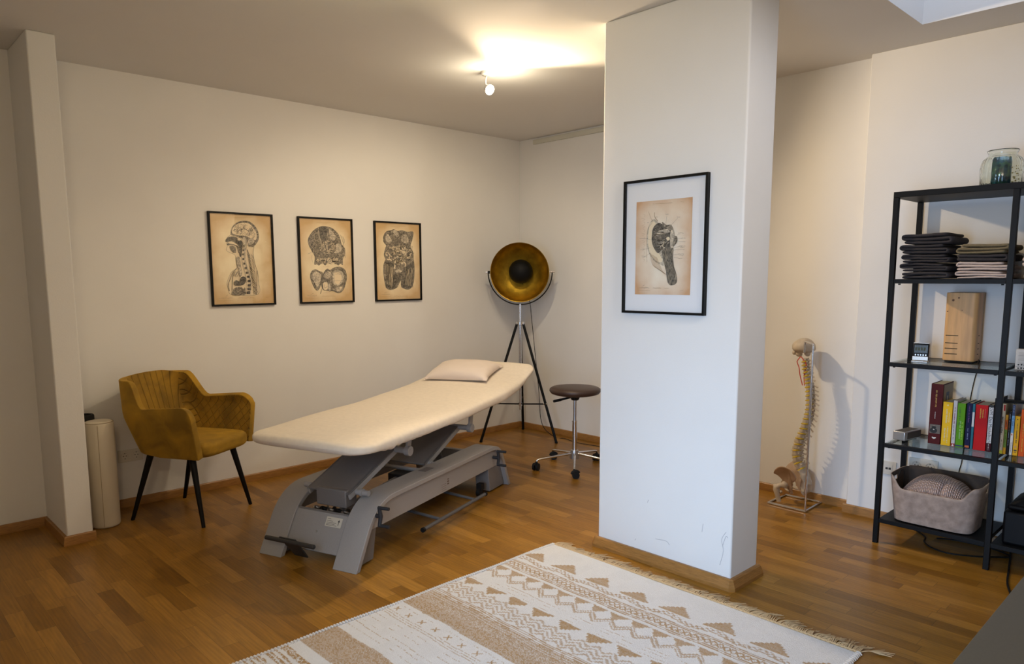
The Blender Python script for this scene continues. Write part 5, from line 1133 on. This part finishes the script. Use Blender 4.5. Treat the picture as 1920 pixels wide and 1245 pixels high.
for (yy, zz, r0) in ((0.036, 0.312, 0.0062), (0.012, 0.324, 0.0045), (-0.006, 0.262, 0.0022), (0.058, 0.255, 0.003)):
    b.cyl((-hx-0.0005, yy, zz), (-hx+0.001, yy, zz), r0, 14, 0); b.cyl((-hx-0.0008, yy, zz), (-hx+0.001, yy, zz), r0*0.5, 10, 1)
b.build('knot', [M('knot_brown', (0.22, 0.10, 0.035, 1), 0.6), M('knot_dark', (0.06, 0.025, 0.01, 1), 0.6)], wbx, smooth=False)
cl_ = thing('digital_clock', 'small digital clock with dark display and silver base, left on the glass shelf', 'clock', (-0.648, -3.527, 0.9555), math.radians(6))
b = MB(); lean = math.radians(8); XL = Matrix.Rotation(lean, 4, 'Y')
b.box(-0.012, 0.012, -0.034, 0.034, 0.012, 0.092, 0, XL); b.build('body', BLACK, cl_, bevel=0.003)
b = MB(); b.box(-0.0132, -0.0118, -0.030, 0.030, 0.044, 0.084, 0, XL); b.build('display', M('lcd_dark', (0.022, 0.026, 0.018, 1), 0.25), cl_, smooth=False)
b = MB(); XT = XL @ frame_mat((0, -1, 0), (0, 0, 1), (-1, 0, 0), (-0.0136, 0.0, 0.064)); [b.box(-0.026+0.0125*k, -0.0175+0.0125*k, -0.008, 0.008, 0, 0.0003, 0, XT) for k in range(4)]; b.build('digits', M('lcd_digit', (0.045, 0.055, 0.025, 1), 0.6), cl_, smooth=False, fix=False)
b = MB()
for k in range(5): b.box(-0.0138, -0.0120, -0.027+0.0115*k, -0.0205+0.0115*k, 0.030, 0.038, 0, XL)
b.build('button', STEEL, cl_, bevel=0.0006)
b = MB(); b.box(-0.034, 0.022, -0.036, 0.036, 0, 0.006); b.box(-0.018, -0.011, -0.035, 0.035, 0.006, 0.026, 0, XL); b.box(-0.014, 0.013, -0.035, 0.035, 0.092, 0.096, 0, XL); b.build('silver_trim', M('silver_plastic', (0.55, 0.53, 0.50, 1), 0.35, 0.4), cl_, bevel=0.001)
sb = thing('silver_speaker', 'small silver box with dark grille on the lower glass shelf', 'speaker', (-0.600, -3.475, 0.5355), math.radians(-10))
b = MB(); b.box(-0.085, 0.075, -0.031, 0.031, 0.006, 0.052); b.build('body', M('satin_silver', (0.50, 0.50, 0.50, 1), 0.38, 0.7), sb, bevel=0.004, seg=3)
b = MB(); b.box(-0.075, 0.06, -0.036+0.012, 0.024, 0.0525, 0.0532); b.box(-0.06, 0.075, -0.0318, -0.0312, 0.012, 0.046); b.build('grille', M('grille_dark', (0.07, 0.06, 0.05, 1), 0.7), sb, smooth=False)
b = MB(); b.box(-0.06, 0.06, -0.02, 0.02, 0, 0.006); b.build('foot', RUBBER, sb, smooth=False)
cb = thing('paper_box', 'white printed carton standing on the glass shelf right of the middle post', 'box', (-0.66, -3.995, 0.9555))
b = MB(); b.box(-0.02, 0.02, -0.062, 0.062, 0, 0.095); b.build('carton', M('carton_grey', (0.58, 0.56, 0.54, 1), 0.6), cb, bevel=0.001)
b = MB(); XT = frame_mat((0, -1, 0), (0, 0, 1), (-1, 0, 0), (-0.0206, 0, 0))
for k in range(9): b.box(-0.052, 0.05-0.01*(k % 3), 0.030+0.006*k, 0.0312+0.006*k, 0, 0.0002, 1, XT)
for (yy) in (0.024, 0.008):
    for k in range(9): b.box(-0.052+0.0115*k, -0.045+0.0115*k, yy-0.004, yy+0.002+0.002*(k % 2), 0, 0.0003, 0, XT)
b.box(-0.06, 0.06, 0.0135, 0.0150, 0, 0.0002, 1, XT); b.build('printed_text', [M('print_black', (0,0,0)), M('print_grey', (0,0,0))], cb, smooth=False, fix=False)

# books --------------------------------------------------------
def bcol(n_, c, r=0.6): return M('book_'+n_, srgb(*c), r, spec=0.25)
PAGES = M('book_pages', (0.58, 0.50, 0.38, 1), 0.9, var=0.08, nscale=60, stretch=(1, 30, 1))
k62 = (4.7355-0.62)/(4.7355-0.69)
def conv(y): return -4.7155+(y+4.7155)*k62
def book(label, name, ya, yb, ztop, col, deco, xs=-0.62, depth=0.15, group='books on the lower glass shelf', lean=0):
    y0, y1 = conv(ya)-0.0006, conv(yb)+0.0006; zt = 1.3977+(ztop-1.3977)*k62; z0 = 0.5357; th = y0-y1; hh = zt-z0
    root = thing('book', label, 'book', (xs, (y0+y1)/2, z0), 0, group)
    b = MB(); c_ = 0.0022 if th > 0.014 else 0.0008
    b.box(0, c_, -th/2, th/2, 0, hh); b.box(c_, depth, th/2-c_, th/2, 0, hh); b.box(c_, depth, -th/2, -th/2+c_, 0, hh)
    b.build('cover', col, root, bevel=0.0006)
    b = MB(); b.box(c_, depth-0.004, -th/2+c_, th/2-c_, 0.003, hh-0.003 if hh > 0.1 else hh); b.build('pages', PAGES, root, smooth=False)
    XT = frame_mat((0, 0, -1), (0, -1, 0), (-1, 0, 0), (-0.0004, 0, hh))     # text reads downwards: local x down the spine
    XU = frame_mat((0, 0, 1), (0, 1, 0), (-1, 0, 0), (-0.0004, 0, 0))      # reads upwards
    if deco:
        d_ = MB(); mats = deco(d_, XT, XU, th, hh); d_.build('spine_print', mats, root, smooth=False, fix=False)
    return root
def rect(d_, X, x0, x1, y0, y1, mi, e=0): d_.add([(x0, y0, e), (x1, y0, e), (x1, y1, e), (x0, y1, e)], [(0, 1, 2, 3)], mi, X)
GLD = M('foil_gold', (0.45, 0.27, 0.05, 1), 0.5); WH = M('ink_white', (0.72, 0.72, 0.70, 1), 0.6); BK = M('ink_black', (0.015, 0.015, 0.015, 1), 0.6)
def scr(d_, X, x0, x1, yc, h_, mi, seed=1, gap=0.15):
    rg = random.Random(seed); x = x0
    while x < x1:
        w_ = rg.uniform(0.0015, 0.0035)
        if rg.random() > gap: rect(d_, X, x, min(x+w_, x1), yc-h_/2, yc+h_/2*rg.uniform(0.3, 1), mi, 0.0001)
        x += w_+0.0012
def dec_maroon(d_, XT, XU, th, hh):
    scr(d_, XU, hh*0.62, hh*0.90, 0.002, 0.008, 0, 1); scr(d_, XU, hh*0.42, hh*0.54, 0.002, 0.003, 1, 2)
    rect(d_, XU, hh*0.175, hh*0.325, -th/2+0.002, th/2-0.005, 2); X2 = XU
    # little portrait
    for (cx, cy, rx, ry, mi) in ((0.225, 0.004, 0.014, 0.017, 4), (0.262, 0.003, 0.015, 0.0095, 3), (0.279, 0.003, 0.007, 0.0105, 4)):
        d_.add([(hh*cx+rx*math.cos(2*PI*k/20), cy+ry*math.sin(2*PI*k/20), 0.0002+0.0001*mi) for k in range(20)], [tuple(range(20))], mi, XU)
    rect(d_, XU, hh*0.235, hh*0.25, 0.0, 0.006, 1, 0.0008)
    d_.add([(hh*0.105+0.006*math.sin(PI*k/8)*-1, 0.010-0.02*k/8, 0.0002) for k in range(9)]+[(hh*0.118, -0.008, 0.0002), (hh*0.112, 0, 0.0002), (hh*0.118, 0.008, 0.0002)], [tuple(range(12))], 1, XU)
    return [GLD, WH, M('portrait_ground', (0.14, 0.12, 0.10, 1), 0.6), M('portrait_skin', (0.36, 0.28, 0.21, 1), 0.6), BK]
def dec_yellow(d_, XT, XU, th, hh):
    scr(d_, XT, hh*0.16, hh*0.48, -0.002, 0.009, 0, 3); scr(d_, XT, hh*0.22, hh*0.46, 0.009, 0.004, 0, 4); scr(d_, XT, hh*0.60, hh*0.90, -0.006, 0.007, 0, 5); scr(d_, XT, hh*0.56, hh*0.94, 0.006, 0.006, 0, 6)
    d_.add([(hh*0.07+0.004*math.cos(k), 0.004*math.sin(k), 0.0002) for k in [2*PI*i/12 for i in range(12)]], [tuple(range(12))], 0, XT); return [M('ink_cream', (0.72, 0.62, 0.35, 1), 0.6)]
def dec_white(d_, XT, XU, th, hh):
    scr(d_, XT, hh*0.15, hh*0.50, 0, 0.005, 0, 7); scr(d_, XT, hh*0.5, hh*0.85, 0, 0.003, 1, 8); rect(d_, XT, hh*0.93, hh*1.0, -th/2, th/2, 2); d_.add([(hh*0.935, 0, 0.0003), (hh*0.99, -th/3, 0.0003), (hh*0.99, th/3, 0.0003)], [(0, 1, 2)], 3, XT); return [M('ink_plum', (0.28, 0.03, 0.09, 1), 0.6), BK, M('ink_red', (0.4, 0.02, 0.02, 1), 0.6), WH]
def dec_green(d_, XT, XU, th, hh):
    scr(d_, XT, hh*0.10, hh*0.50, -0.005, 0.007, 0, 9); scr(d_, XT, hh*0.40, hh*0.80, 0.0, 0.007, 1, 10); scr(d_, XT, hh*0.42, hh*0.82, 0.009, 0.006, 2, 11); rect(d_, XT, hh*0.945, hh*0.975, -th/2, th/2, 3); return [M('ink_darkgreen', (0.03, 0.10, 0.02, 1), 0.6), M('ink_palegreen', (0.35, 0.55, 0.22, 1), 0.6), M('ink_lime', (0.42, 0.60, 0.05, 1), 0.6), M('ink_navy', (0.02, 0.04, 0.12, 1), 0.6)]
def dec_navy(d_, XT, XU, th, hh):
    scr(d_, XT, hh*0.06, hh*0.42, 0, 0.006, 0, 12); scr(d_, XT, hh*0.55, hh*0.80, 0, 0.004, 1, 13); rect(d_, XT, hh*0.93, hh*0.975, -th/2+0.002, th/2-0.002, 2); return [M('ink_violet', (0.16, 0.05, 0.20, 1), 0.6), M('ink_bluegrey', (0.25, 0.30, 0.45, 1), 0.6), M('ink_orange', (0.62, 0.14, 0.02, 1), 0.6)]
def dec_teal(d_, XT, XU, th, hh): rect(d_, XT, hh*0.18, hh*0.50, -th/2+0.0005, th/2-0.0005, 0); return [WH]
def dec_red(d_, XT, XU, th, hh):
    scr(d_, XT, hh*0.08, hh*0.30, -0.004, 0.006, 0, 14, 0.05); scr(d_, XT, hh*0.08, hh*0.28, 0.006, 0.005, 0, 15, 0.05); scr(d_, XT, hh*0.08, hh*0.28, 0.015, 0.002, 1, 16); return [M('foil_yellow', (0.60, 0.36, 0.02, 1), 0.5), M('ink_pink', (0.5, 0.25, 0.2, 1), 0.6)]
def dec_musk(d_, XT, XU, th, hh):
    rect(d_, XT, 0.012, hh*0.815, -th/2, th/2, 0); rect(d_, XT, hh*0.815, hh, -th/2, th/2, 1); rect(d_, XT, 0, 0.012, -th/2, th/2, 2)
    X2 = XT @ Matrix.Translation((hh*0.42, 0, 0.0004)); d_.text('KVM  Das Muskelbuch', 0.0195, 2, X2); scr(d_, XT, hh*0.84, hh*0.96, 0, 0.003, 3, 17); return [M('book_label_white', (0.66, 0.65, 0.66, 1), 0.5), M('book_wine', (0.10, 0.01, 0.03, 1), 0.5), BK, WH]
def dec_black(d_, XT, XU, th, hh): scr(d_, XT, hh*0.42, hh*0.75, -0.003, 0.006, 0, 18, 0.4); scr(d_, XT, hh*0.8, hh*0.85, 0, 0.005, 0, 19); return [WH]
def dec_beige(d_, XT, XU, th, hh):
    rect(d_, XT, 0.005, hh*0.14, -0.001, th/2-0.002, 0, 0.0002); scr(d_, XT, hh*0.26, hh*0.62, -0.002, 0.007, 1, 20, 0.05); scr(d_, XT, hh*0.72, hh*0.88, 0, 0.003, 1, 21); rect(d_, XT, hh*0.93, hh, -th/2, th/2, 2); return [M('ink_red', (0,0,0)), BK, M('ink_limeyellow', (0.50, 0.52, 0.03, 1), 0.6)]
def dec_multi(d_, XT, XU, th, hh):
    rect(d_, XT, 0, hh*0.12, -th/2, th/2, 0); rect(d_, XT, hh*0.12, hh*0.37, -th/2, th/2, 1); rect(d_, XT, hh*0.37, hh*0.83, -th/2, th/2, 2); rect(d_, XT, hh*0.83, hh, -th/2, th/2, 0); scr(d_, XT, hh*0.14, hh*0.30, 0, 0.004, 3, 22); scr(d_, XT, hh*0.45, hh*0.75, 0, 0.004, 3, 23); return [M('ink_amber', (0.65, 0.38, 0.02, 1), 0.5), M('ink_orange', (0,0,0)), M('ink_green', (0.13, 0.28, 0.04, 1), 0.5), BK]
def dec_blk2(d_, XT, XU, th, hh): scr(d_, XT, hh*0.06, hh*0.25, 0, 0.004, 0, 24); scr(d_, XT, hh*0.27, hh*0.42, 0, 0.005, 1, 25); scr(d_, XT, hh*0.44, hh*0.8, 0, 0.003, 0, 26); return [M('ink_bluegrey', (0,0,0)), M('ink_brownish', (0.18, 0.08, 0.03, 1), 0.6)]
def dec_bluew(d_, XT, XU, th, hh):
    rect(d_, XT, 0, hh*0.22, -th/2, th/2, 0); rect(d_, XT, hh*0.22, hh*0.56, -th/2, th/2, 1); rect(d_, XT, hh*0.56, hh, -th/2, th/2, 2); scr(d_, XT, hh*0.04, hh*0.15, 0, 0.004, 3, 27); scr(d_, XT, hh*0.25, hh*0.43, 0, 0.004, 0, 28)
    d_.add([(hh*0.57, -0.003, 0.0003), (hh*0.60, 0.003, 0.0003), (hh*0.61, -0.002, 0.0003)], [(0, 1, 2)], 4, XT); scr(d_, XT, hh*0.75, hh*0.95, 0, 0.0025, 5, 29); return [M('ink_navy', (0,0,0)), M('ink_skyblue', (0.16, 0.38, 0.66, 1), 0.5), WH, M('ink_bluegrey', (0,0,0)), M('ink_red', (0,0,0)), BK]
def dec_yel2(d_, XT, XU, th, hh):
    d_.add([(hh*0.08+0.0022*math.cos(2*PI*k/12), 0.0022*math.sin(2*PI*k/12), 0.0003) for k in range(12)], [tuple(range(12))], 0, XT); scr(d_, XT, hh*0.18, hh*0.35, 0.001, 0.004, 1, 30); scr(d_, XT, hh*0.36, hh*0.68, 0.001, 0.006, 0, 31, 0.05); rect(d_, XT, hh*0.85, hh*0.885, -0.006, 0.006, 0, 0.0002); rect(d_, XT, hh*0.90, hh*0.92, -0.005, 0.005, 1, 0.0002); scr(d_, XT, hh*0.75, hh*0.80, 0, 0.008, 2, 32); return [BK, M('ink_brownish', (0,0,0)), M('ink_pink', (0,0,0))]
def dec_orange(d_, XT, XU, th, hh): scr(d_, XT, hh*0.3, hh*0.9, 0.001, 0.004, 0, 33); return [M('ink_amber', (0,0,0))]
bk = 'books on the lower glass shelf'
bm_ = book('tall thick maroon book with gold lettering and a portrait, first in the row', 'a', -3.5966, -3.6510, 0.8553, bcol('maroon', (78, 12, 14)), dec_maroon, depth=0.17)
b = MB(); b.box(0.01, 0.165, -0.0282, -0.0279, 0.145, 0.305, 0); b.box(0.05, 0.10, -0.0284, -0.0280, 0.165, 0.265, 1); b.box(0.065, 0.085, -0.0286, -0.0282, 0.19, 0.245, 2); b.build('cover_picture', [M('cover_tan', (0.30, 0.20, 0.09, 1), 0.5), M('cover_blue', (0.05, 0.07, 0.12, 1), 0.5), M('cover_pale', (0.42, 0.38, 0.32, 1), 0.5)], bm_, smooth=False)
book('bright yellow book with pale lettering beside the tall maroon one', 'b', -3.6548, -3.6968, 0.7695, bcol('yellow', (236, 188, 30)), dec_yellow)
book('thin white book with plum lettering between the yellow and the green one', 'c', -3.6995, -3.7165, 0.7812, bcol('white', (205, 200, 200)), dec_white)
book('green book with a dark band at its foot', 'd', -3.7180, -3.7515, 0.7708, bcol('green', (98, 160, 22)), dec_green)
book('navy blue book with an orange block at its foot', 'e', -3.7565, -3.7795, 0.7757, bcol('navy', (20, 22, 66)), dec_navy)
book('thin teal book with a white label just left of the thick red one', 'f', -3.7805, -3.7917, 0.7744, bcol('teal', (42, 110, 128)), dec_teal)
book('thick red book with yellow lettering near its top', 'g', -3.7934, -3.8450, 0.7735, bcol('red', (190, 16, 20)), dec_red)
book('book with white spine reading Das Muskelbuch above a wine-red foot', 'h', -3.8475, -3.8668, 0.7785, bcol('wine', (60, 8, 22)), dec_musk)
book('taller black book just left of the middle shelf post', 'i', -3.8685, -3.8895, 0.8118, bcol('black', (8, 8, 9)), dec_black)
book('beige book with black lettering just right of the middle shelf post', 'j', -3.8987, -3.9150, 0.7906, bcol('beige', (190, 182, 165)), dec_beige)
book('low book with a yellow, orange and green spine', 'k', -3.9157, -3.9272, 0.7387, bcol('amber', (225, 165, 20)), dec_multi)
book('black book between the yellow-orange-green one and the blue and white one', 'l', -3.9279, -3.9395, 0.7573, bcol('black2', (18, 20, 28)), dec_blk2)
book('book with a navy, sky blue and white spine', 'm', -3.9404, -3.9520, 0.7915, bcol('bluewhite', (190, 195, 205)), dec_bluew)
book('short yellow book with black lettering beside the orange one', 'n', -3.9536, -3.9738, 0.7382, bcol('yellow2', (228, 170, 22)), dec_yel2)
book('orange book, last in the row at the right', 'o', -3.9760, -3.9985, 0.7721, bcol('orange', (212, 88, 22)), dec_orange)
b = MB(); b.box(-0.03, 0.03, -0.075, 0.06, 0, 0.007); b.box(-0.032, 0.032, -0.078, 0.062, 0.007, 0.0105); o = b.build('black_case', RUBBER, None, bevel=0.002); o.location = (-0.50, -3.90, 0.7955); o.rotation_euler = (0, 0, 0.1); tag(o, 'flat black case lying on top of the books behind the middle post', 'case')
o.location = (-0.560, -3.925, 0.7815)

# basket with knitted blanket ----------------------------------
bs = thing('felt_basket', 'taupe felt storage basket with cut-out handles on the bottom shelf', 'basket', (-0.640, -3.651, 0.1355))
def basket():
    Wt, Dt, Wb, Db = 0.205, 0.150, 0.178, 0.128  # half sizes along y and x
    def ring(hy, hx, n=96):
        out = []
        for k in range(n):
            q = 2*PI*k/n; c, s = math.cos(q), math.sin(q); out.append((hx*math.copysign(abs(c)**0.42, c), hy*math.copysign(abs(s)**0.36, s)))
        return out
    def top_z(x, y):
        hy, hx = Wt, Dt
        z = 0.178
        e = abs(y)/hy
        # raised handle ends
        f = (e-0.62)/0.30; f = max(0, min(1, f)); z += 0.060*f*f*(3-2*f)
        if x > hx*0.85: z = max(z, 0.243)
        return z
    n = 96; m = 10; vs = []
    rt, rb = ring(Wt, Dt), ring(Wb, Db)
    for j in range(m+1):
        f = j/m
        for k in range(n):
            x = rb[k][0]+(rt[k][0]-rb[k][0])*f; y = rb[k][1]+(rt[k][1]-rb[k][1])*f; zt = top_z(rt[k][0], rt[k][1]); vs.append((x, y, 0.006+(zt-0.006)*f))
    fs = []
    for j in range(m):
        for k in range(n):
            k2 = (k+1) % n
            # handle holes at both ends
            x = vs[j*n+k][0]; y = vs[j*n+k][1]
            if j in (8,) and abs(y) > Wb*0.96 and abs(x+0.0) < 0.045: continue
            fs.append((j*n+k, j*n+k2, (j+1)*n+k2, (j+1)*n+k))
    fs.append(tuple(range(n))[::-1])
    b = MB(); b.add(vs, fs); o = b.build('body', [M('taupe_felt', (0.36, 0.28, 0.235, 1), 0.95, var=0.22, nscale=30, bump=0.5, bscale=200, sheen=0.3), M('felt_lining', (0.055, 0.040, 0.032, 1), 0.95)], bs, angle=60)
    s_ = o.modifiers.new('s', 'SOLIDIFY'); s_.thickness = 0.005; s_.offset = -1; s_.material_offset = 1
    b = MB(); b.tube([(-Dt*0.98+(Dt-Db)*(1-f)*1.0-0.0015, 0.02, 0.01+0.19*f) for f in (0, 0.25, 0.5, 0.75, 1)], 0.0011, 6); b.build('seam', M('seam_brown', (0,0,0)), bs)
basket()
def blanket():
    m, nt, bb = newmat('pink_knit'); L = nt.links; bb.inputs['Base Color'].default_value = (0.46, 0.30, 0.26, 1); bb.inputs['Roughness'].default_value = 0.95
    uv = N(nt, 'ShaderNodeVertexColor'); uv.layer_name = 'Knit'; sp = N(nt, 'ShaderNodeSeparateColor'); L.new(uv.outputs[0], sp.inputs[0])
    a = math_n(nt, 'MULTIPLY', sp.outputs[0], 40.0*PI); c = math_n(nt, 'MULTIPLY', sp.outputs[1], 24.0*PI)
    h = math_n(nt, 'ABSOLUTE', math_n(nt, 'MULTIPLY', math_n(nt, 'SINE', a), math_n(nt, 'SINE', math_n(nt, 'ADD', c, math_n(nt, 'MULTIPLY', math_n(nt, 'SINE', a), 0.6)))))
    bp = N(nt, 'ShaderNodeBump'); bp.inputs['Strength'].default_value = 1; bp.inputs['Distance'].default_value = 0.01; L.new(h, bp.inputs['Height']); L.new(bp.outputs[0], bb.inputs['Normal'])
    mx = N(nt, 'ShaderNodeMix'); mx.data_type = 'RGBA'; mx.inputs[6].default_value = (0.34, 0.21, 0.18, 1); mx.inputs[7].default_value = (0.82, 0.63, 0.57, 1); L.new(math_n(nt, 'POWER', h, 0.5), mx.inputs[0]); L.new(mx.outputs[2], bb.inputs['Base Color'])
    b = MB(); n = 60; uvs = []
    def f(u, v):
        x = -0.118+0.225*v; y = 0.158-0.315*u
        e = (max(0, 1-abs(2*u-1)**2.6)*max(0, 1-abs(2*v-1)**3))**0.6
        z = 0.118+0.106*e*(0.80+0.35*math.sin(PI*(u*0.8+0.12)))
        # fold valley
        dd = (u-0.60)-0.16*(v-0.1); z -= 0.030*math.exp(-(dd/0.035)**2)*max(0, 1-v*1.5)*1.0; z += 0.014*math.exp(-((dd-0.09)/0.07)**2)*max(0, 1-v)
        z += 0.006*noise.noise(Vector((x*14, y*14, 0)))
        uvs.append((u, v)); return (x, y, z)
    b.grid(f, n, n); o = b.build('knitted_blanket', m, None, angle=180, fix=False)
    ca = o.data.color_attributes.new('Knit', 'FLOAT_COLOR', 'POINT')
    for i, (u, v) in enumerate(uvs): ca.data[i].color = (u, v, 0, 1)
    s_ = o.modifiers.new('s', 'SOLIDIFY'); s_.thickness = 0.012; s_.offset = 0
    o.location = (-0.640, -3.651, 0.1355); tag(o, 'dusty pink chunky knitted blanket bunched inside the felt basket', 'blanket')
blanket()
b = MB(); b.tube(catmull([(-0.70, -3.470, 0.30), (-0.69, -3.476, 0.365), (-0.67, -3.484, 0.385), (-0.65, -3.488, 0.37), (-0.64, -3.486, 0.29)], 8), 0.0025, 6); o = b.build('cable_loop', RUBBER, None); tag(o, 'thin dark cable looping up inside the left end of the felt basket', 'cable')

# glass jar -----------------------------------------------------
jr = thing('glass_jar', 'round ribbed clear glass jar with a wide lip on top of the shelving unit', 'jar', (-0.60, -3.802, 1.8035))
b = MB(); nR = 30; rib = lambda q, z: 1+(0.018*abs(math.sin(q*nR/2)) if 0.01 < z < 0.135 else 0)
outp = [(0.001, 0), (0.070, 0), (0.082, 0.006), (0.085, 0.02), (0.086, 0.05), (0.086, 0.09), (0.084, 0.110), (0.078, 0.128), (0.066, 0.140), (0.058, 0.147), (0.057, 0.155), (0.062, 0.162), (0.0645, 0.167), (0.062, 0.171)]
inp = [(0.058, 0.169), (0.056, 0.160), (0.0535, 0.152), (0.054, 0.146), (0.064, 0.134), (0.075, 0.122), (0.081, 0.105), (0.083, 0.06), (0.082, 0.02), (0.074, 0.006), (0.001, 0.005)]
b.lathe(outp+inp, 120, 0, None, rib); b.build('jar_body', real_glass('clear_glass', (0.93, 0.97, 0.93, 1)), jr, angle=60)
b = MB(); b.lathe([(0.001, 0), (0.036, 0), (0.040, 0.005), (0.040, 0.128), (0.038, 0.130), (0.036, 0.128), (0.036, 0.01), (0.001, 0.01)], 40)
tm, nt, bb = newmat('teal_mosaic_glass'); vor = N(nt, 'ShaderNodeTexVoronoi'); vor.inputs['Scale'].default_value = 70; tc = N(nt, 'ShaderNodeTexCoord'); nt.links.new(tc.outputs['Object'], vor.inputs['Vector']); rp = N(nt, 'ShaderNodeValToRGB'); rp.color_ramp.elements[0].color = (0.005, 0.03, 0.05, 1); rp.color_ramp.elements[1].color = (0.06, 0.16, 0.07, 1); e = rp.color_ramp.elements.new(0.5); e.color = (0.02, 0.10, 0.14, 1); nt.links.new(vor.outputs['Color'], rp.inputs[0]); nt.links.new(rp.outputs[0], bb.inputs['Base Color']); bb.inputs['Roughness'].default_value = 0.12; bb.inputs['Metallic'].default_value = 0.3
o = b.build('tealight_glass', tm, None, angle=50); o.location = (-0.605, -3.800, 1.8095); tag(o, 'dark teal glass tumbler standing inside the ribbed jar', 'candle holder')
b = MB(); rg = random.Random(9); pts = [Vector((0.018*math.cos(k*1.3)+rg.uniform(-.006, .006), 0.014*math.sin(k*1.7), 0.004+0.0065*k)) for k in range(14)]
b.tube(catmull(pts, 4), 0.0008, 5, mi=0)
for p_ in pts: b.sphere(tuple(p_), 0.0042, 8, 6, 1)
o = b.build('bead_string', [STEEL, M('amber_bead', (0.55, 0.45, 0.16, 1), 0.15, 0.5)], None); o.location = (-0.600, -3.859, 1.8095); tag(o, 'string of small golden beads inside the jar, right of the tumbler', 'decoration')

# printer / black case on the bottom shelf, right bay -----------
pr = thing('printer', 'black printer on the bottom shelf in the right bay of the shelving unit', 'printer', (-0.610, -4.165, 0.1355))
b = MB(); b.box(-0.14, 0.16, -0.205, 0.215, 0, 0.16); b.box(-0.13, 0.15, -0.195, 0.205, 0.165, 0.19); b.build('body', M('printer_black', (0.003, 0.003, 0.004, 1), 0.5, spec=0.2), pr, bevel=0.012, seg=3)
b = MB()
def lid(u, v):
    x = -0.12+0.26*v; y = 0.195-0.39*u; e = (max(0, 1-abs(2*u-1)**4)*max(0, 1-abs(2*v-1)**4))**0.5; return (x, y, 0.188+0.05*e)
b.grid(lid, 20, 20); b.build('lid', M('printer_lid', (0.005, 0.005, 0.006, 1), 0.6, spec=0.2), pr, angle=80)
b = MB(); b.box(-0.1415, -0.139, -0.12, 0.12, 0.03, 0.10); b.box(-0.165, -0.139, -0.10, 0.10, 0.02, 0.028); b.build('paper_tray', M('tray_grey', (0.04, 0.04, 0.045, 1), 0.4), pr, smooth=False)

# cables near the shelf -----------------------------------------
def cable(label, pts, r=0.003, name='cable'):
    b = MB(); b.tube(catmull([Vector(p) for p in pts], 8), r, 7); o = b.build(name, RUBBER, None); tag(o, label, 'cable'); return o
cable('black cable hanging down the wall behind the glass shelves', [(-0.455, -3.735, 0.965), (-0.428, -3.733, 0.958), (-0.400, -3.728, 0.93), (-0.392, -3.712, 0.87), (-0.392, -3.698, 0.75), (-0.392, -3.692, 0.60), (-0.392, -3.682, 0.426), (-0.392, -3.672, 0.355), (-0.392, -3.66, 0.22), (-0.392, -3.65, 0.05)], 0.0024)
cable('black cable lying in a flat loop on the floor under the shelf', [(-0.44, -3.50, 0.005), (-0.52, -3.57, 0.005), (-0.60, -3.59, 0.005), (-0.665, -3.64, 0.005), (-0.69, -3.72, 0.005), (-0.66, -3.80, 0.005), (-0.60, -3.88, 0.005), (-0.52, -3.95, 0.005), (-0.46, -3.85, 0.005), (-0.46, -3.70, 0.005), (-0.50, -3.62, 0.005)], 0.004)
cable('black cable curving across the floor from the printer towards the desk', [(-0.40, -3.95, 0.24), (-0.40, -3.93, 0.20), (-0.42, -3.93, 0.05), (-0.52, -3.95, 0.005), (-0.72, -3.985, 0.005), (-0.95, -4.03, 0.005), (-1.20, -4.13, 0.005), (-1.45, -4.30, 0.005), (-1.65, -4.60, 0.005)], 0.0045)

# desk ----------------------------------------------------------
dk = thing('desk', 'black-topped desk with slim legs at the lower right of the picture', 'desk', (-3.1, -4.78, 0))
b = MB(); b.box(-0.95, 0.95, -0.34, 0.375, 0.712, 0.738); b.build('desk_top', M('desk_black', (0.012, 0.012, 0.012, 1), 0.5), dk, bevel=0.002)
for sx_ in (-1, 1):
    for sy_ in (-1, 1): b = MB(); b.box(sx_*0.90-0.02, sx_*0.90+0.02, sy_*0.30-0.02, sy_*0.30+0.02, 0, 0.712); b.build('leg', BLACK, dk, bevel=0.002)
b = MB(); b.box(-4.02, -2.835, -5.08, -4.402, 0.7382, 0.7415); o = b.build('desk_pad', M('grey_pad', (0.075, 0.073, 0.062, 1), 0.6, var=0.05, nscale=200), None, bevel=0.001); tag(o, 'large plain grey pad covering the near part of the desk', 'desk pad')
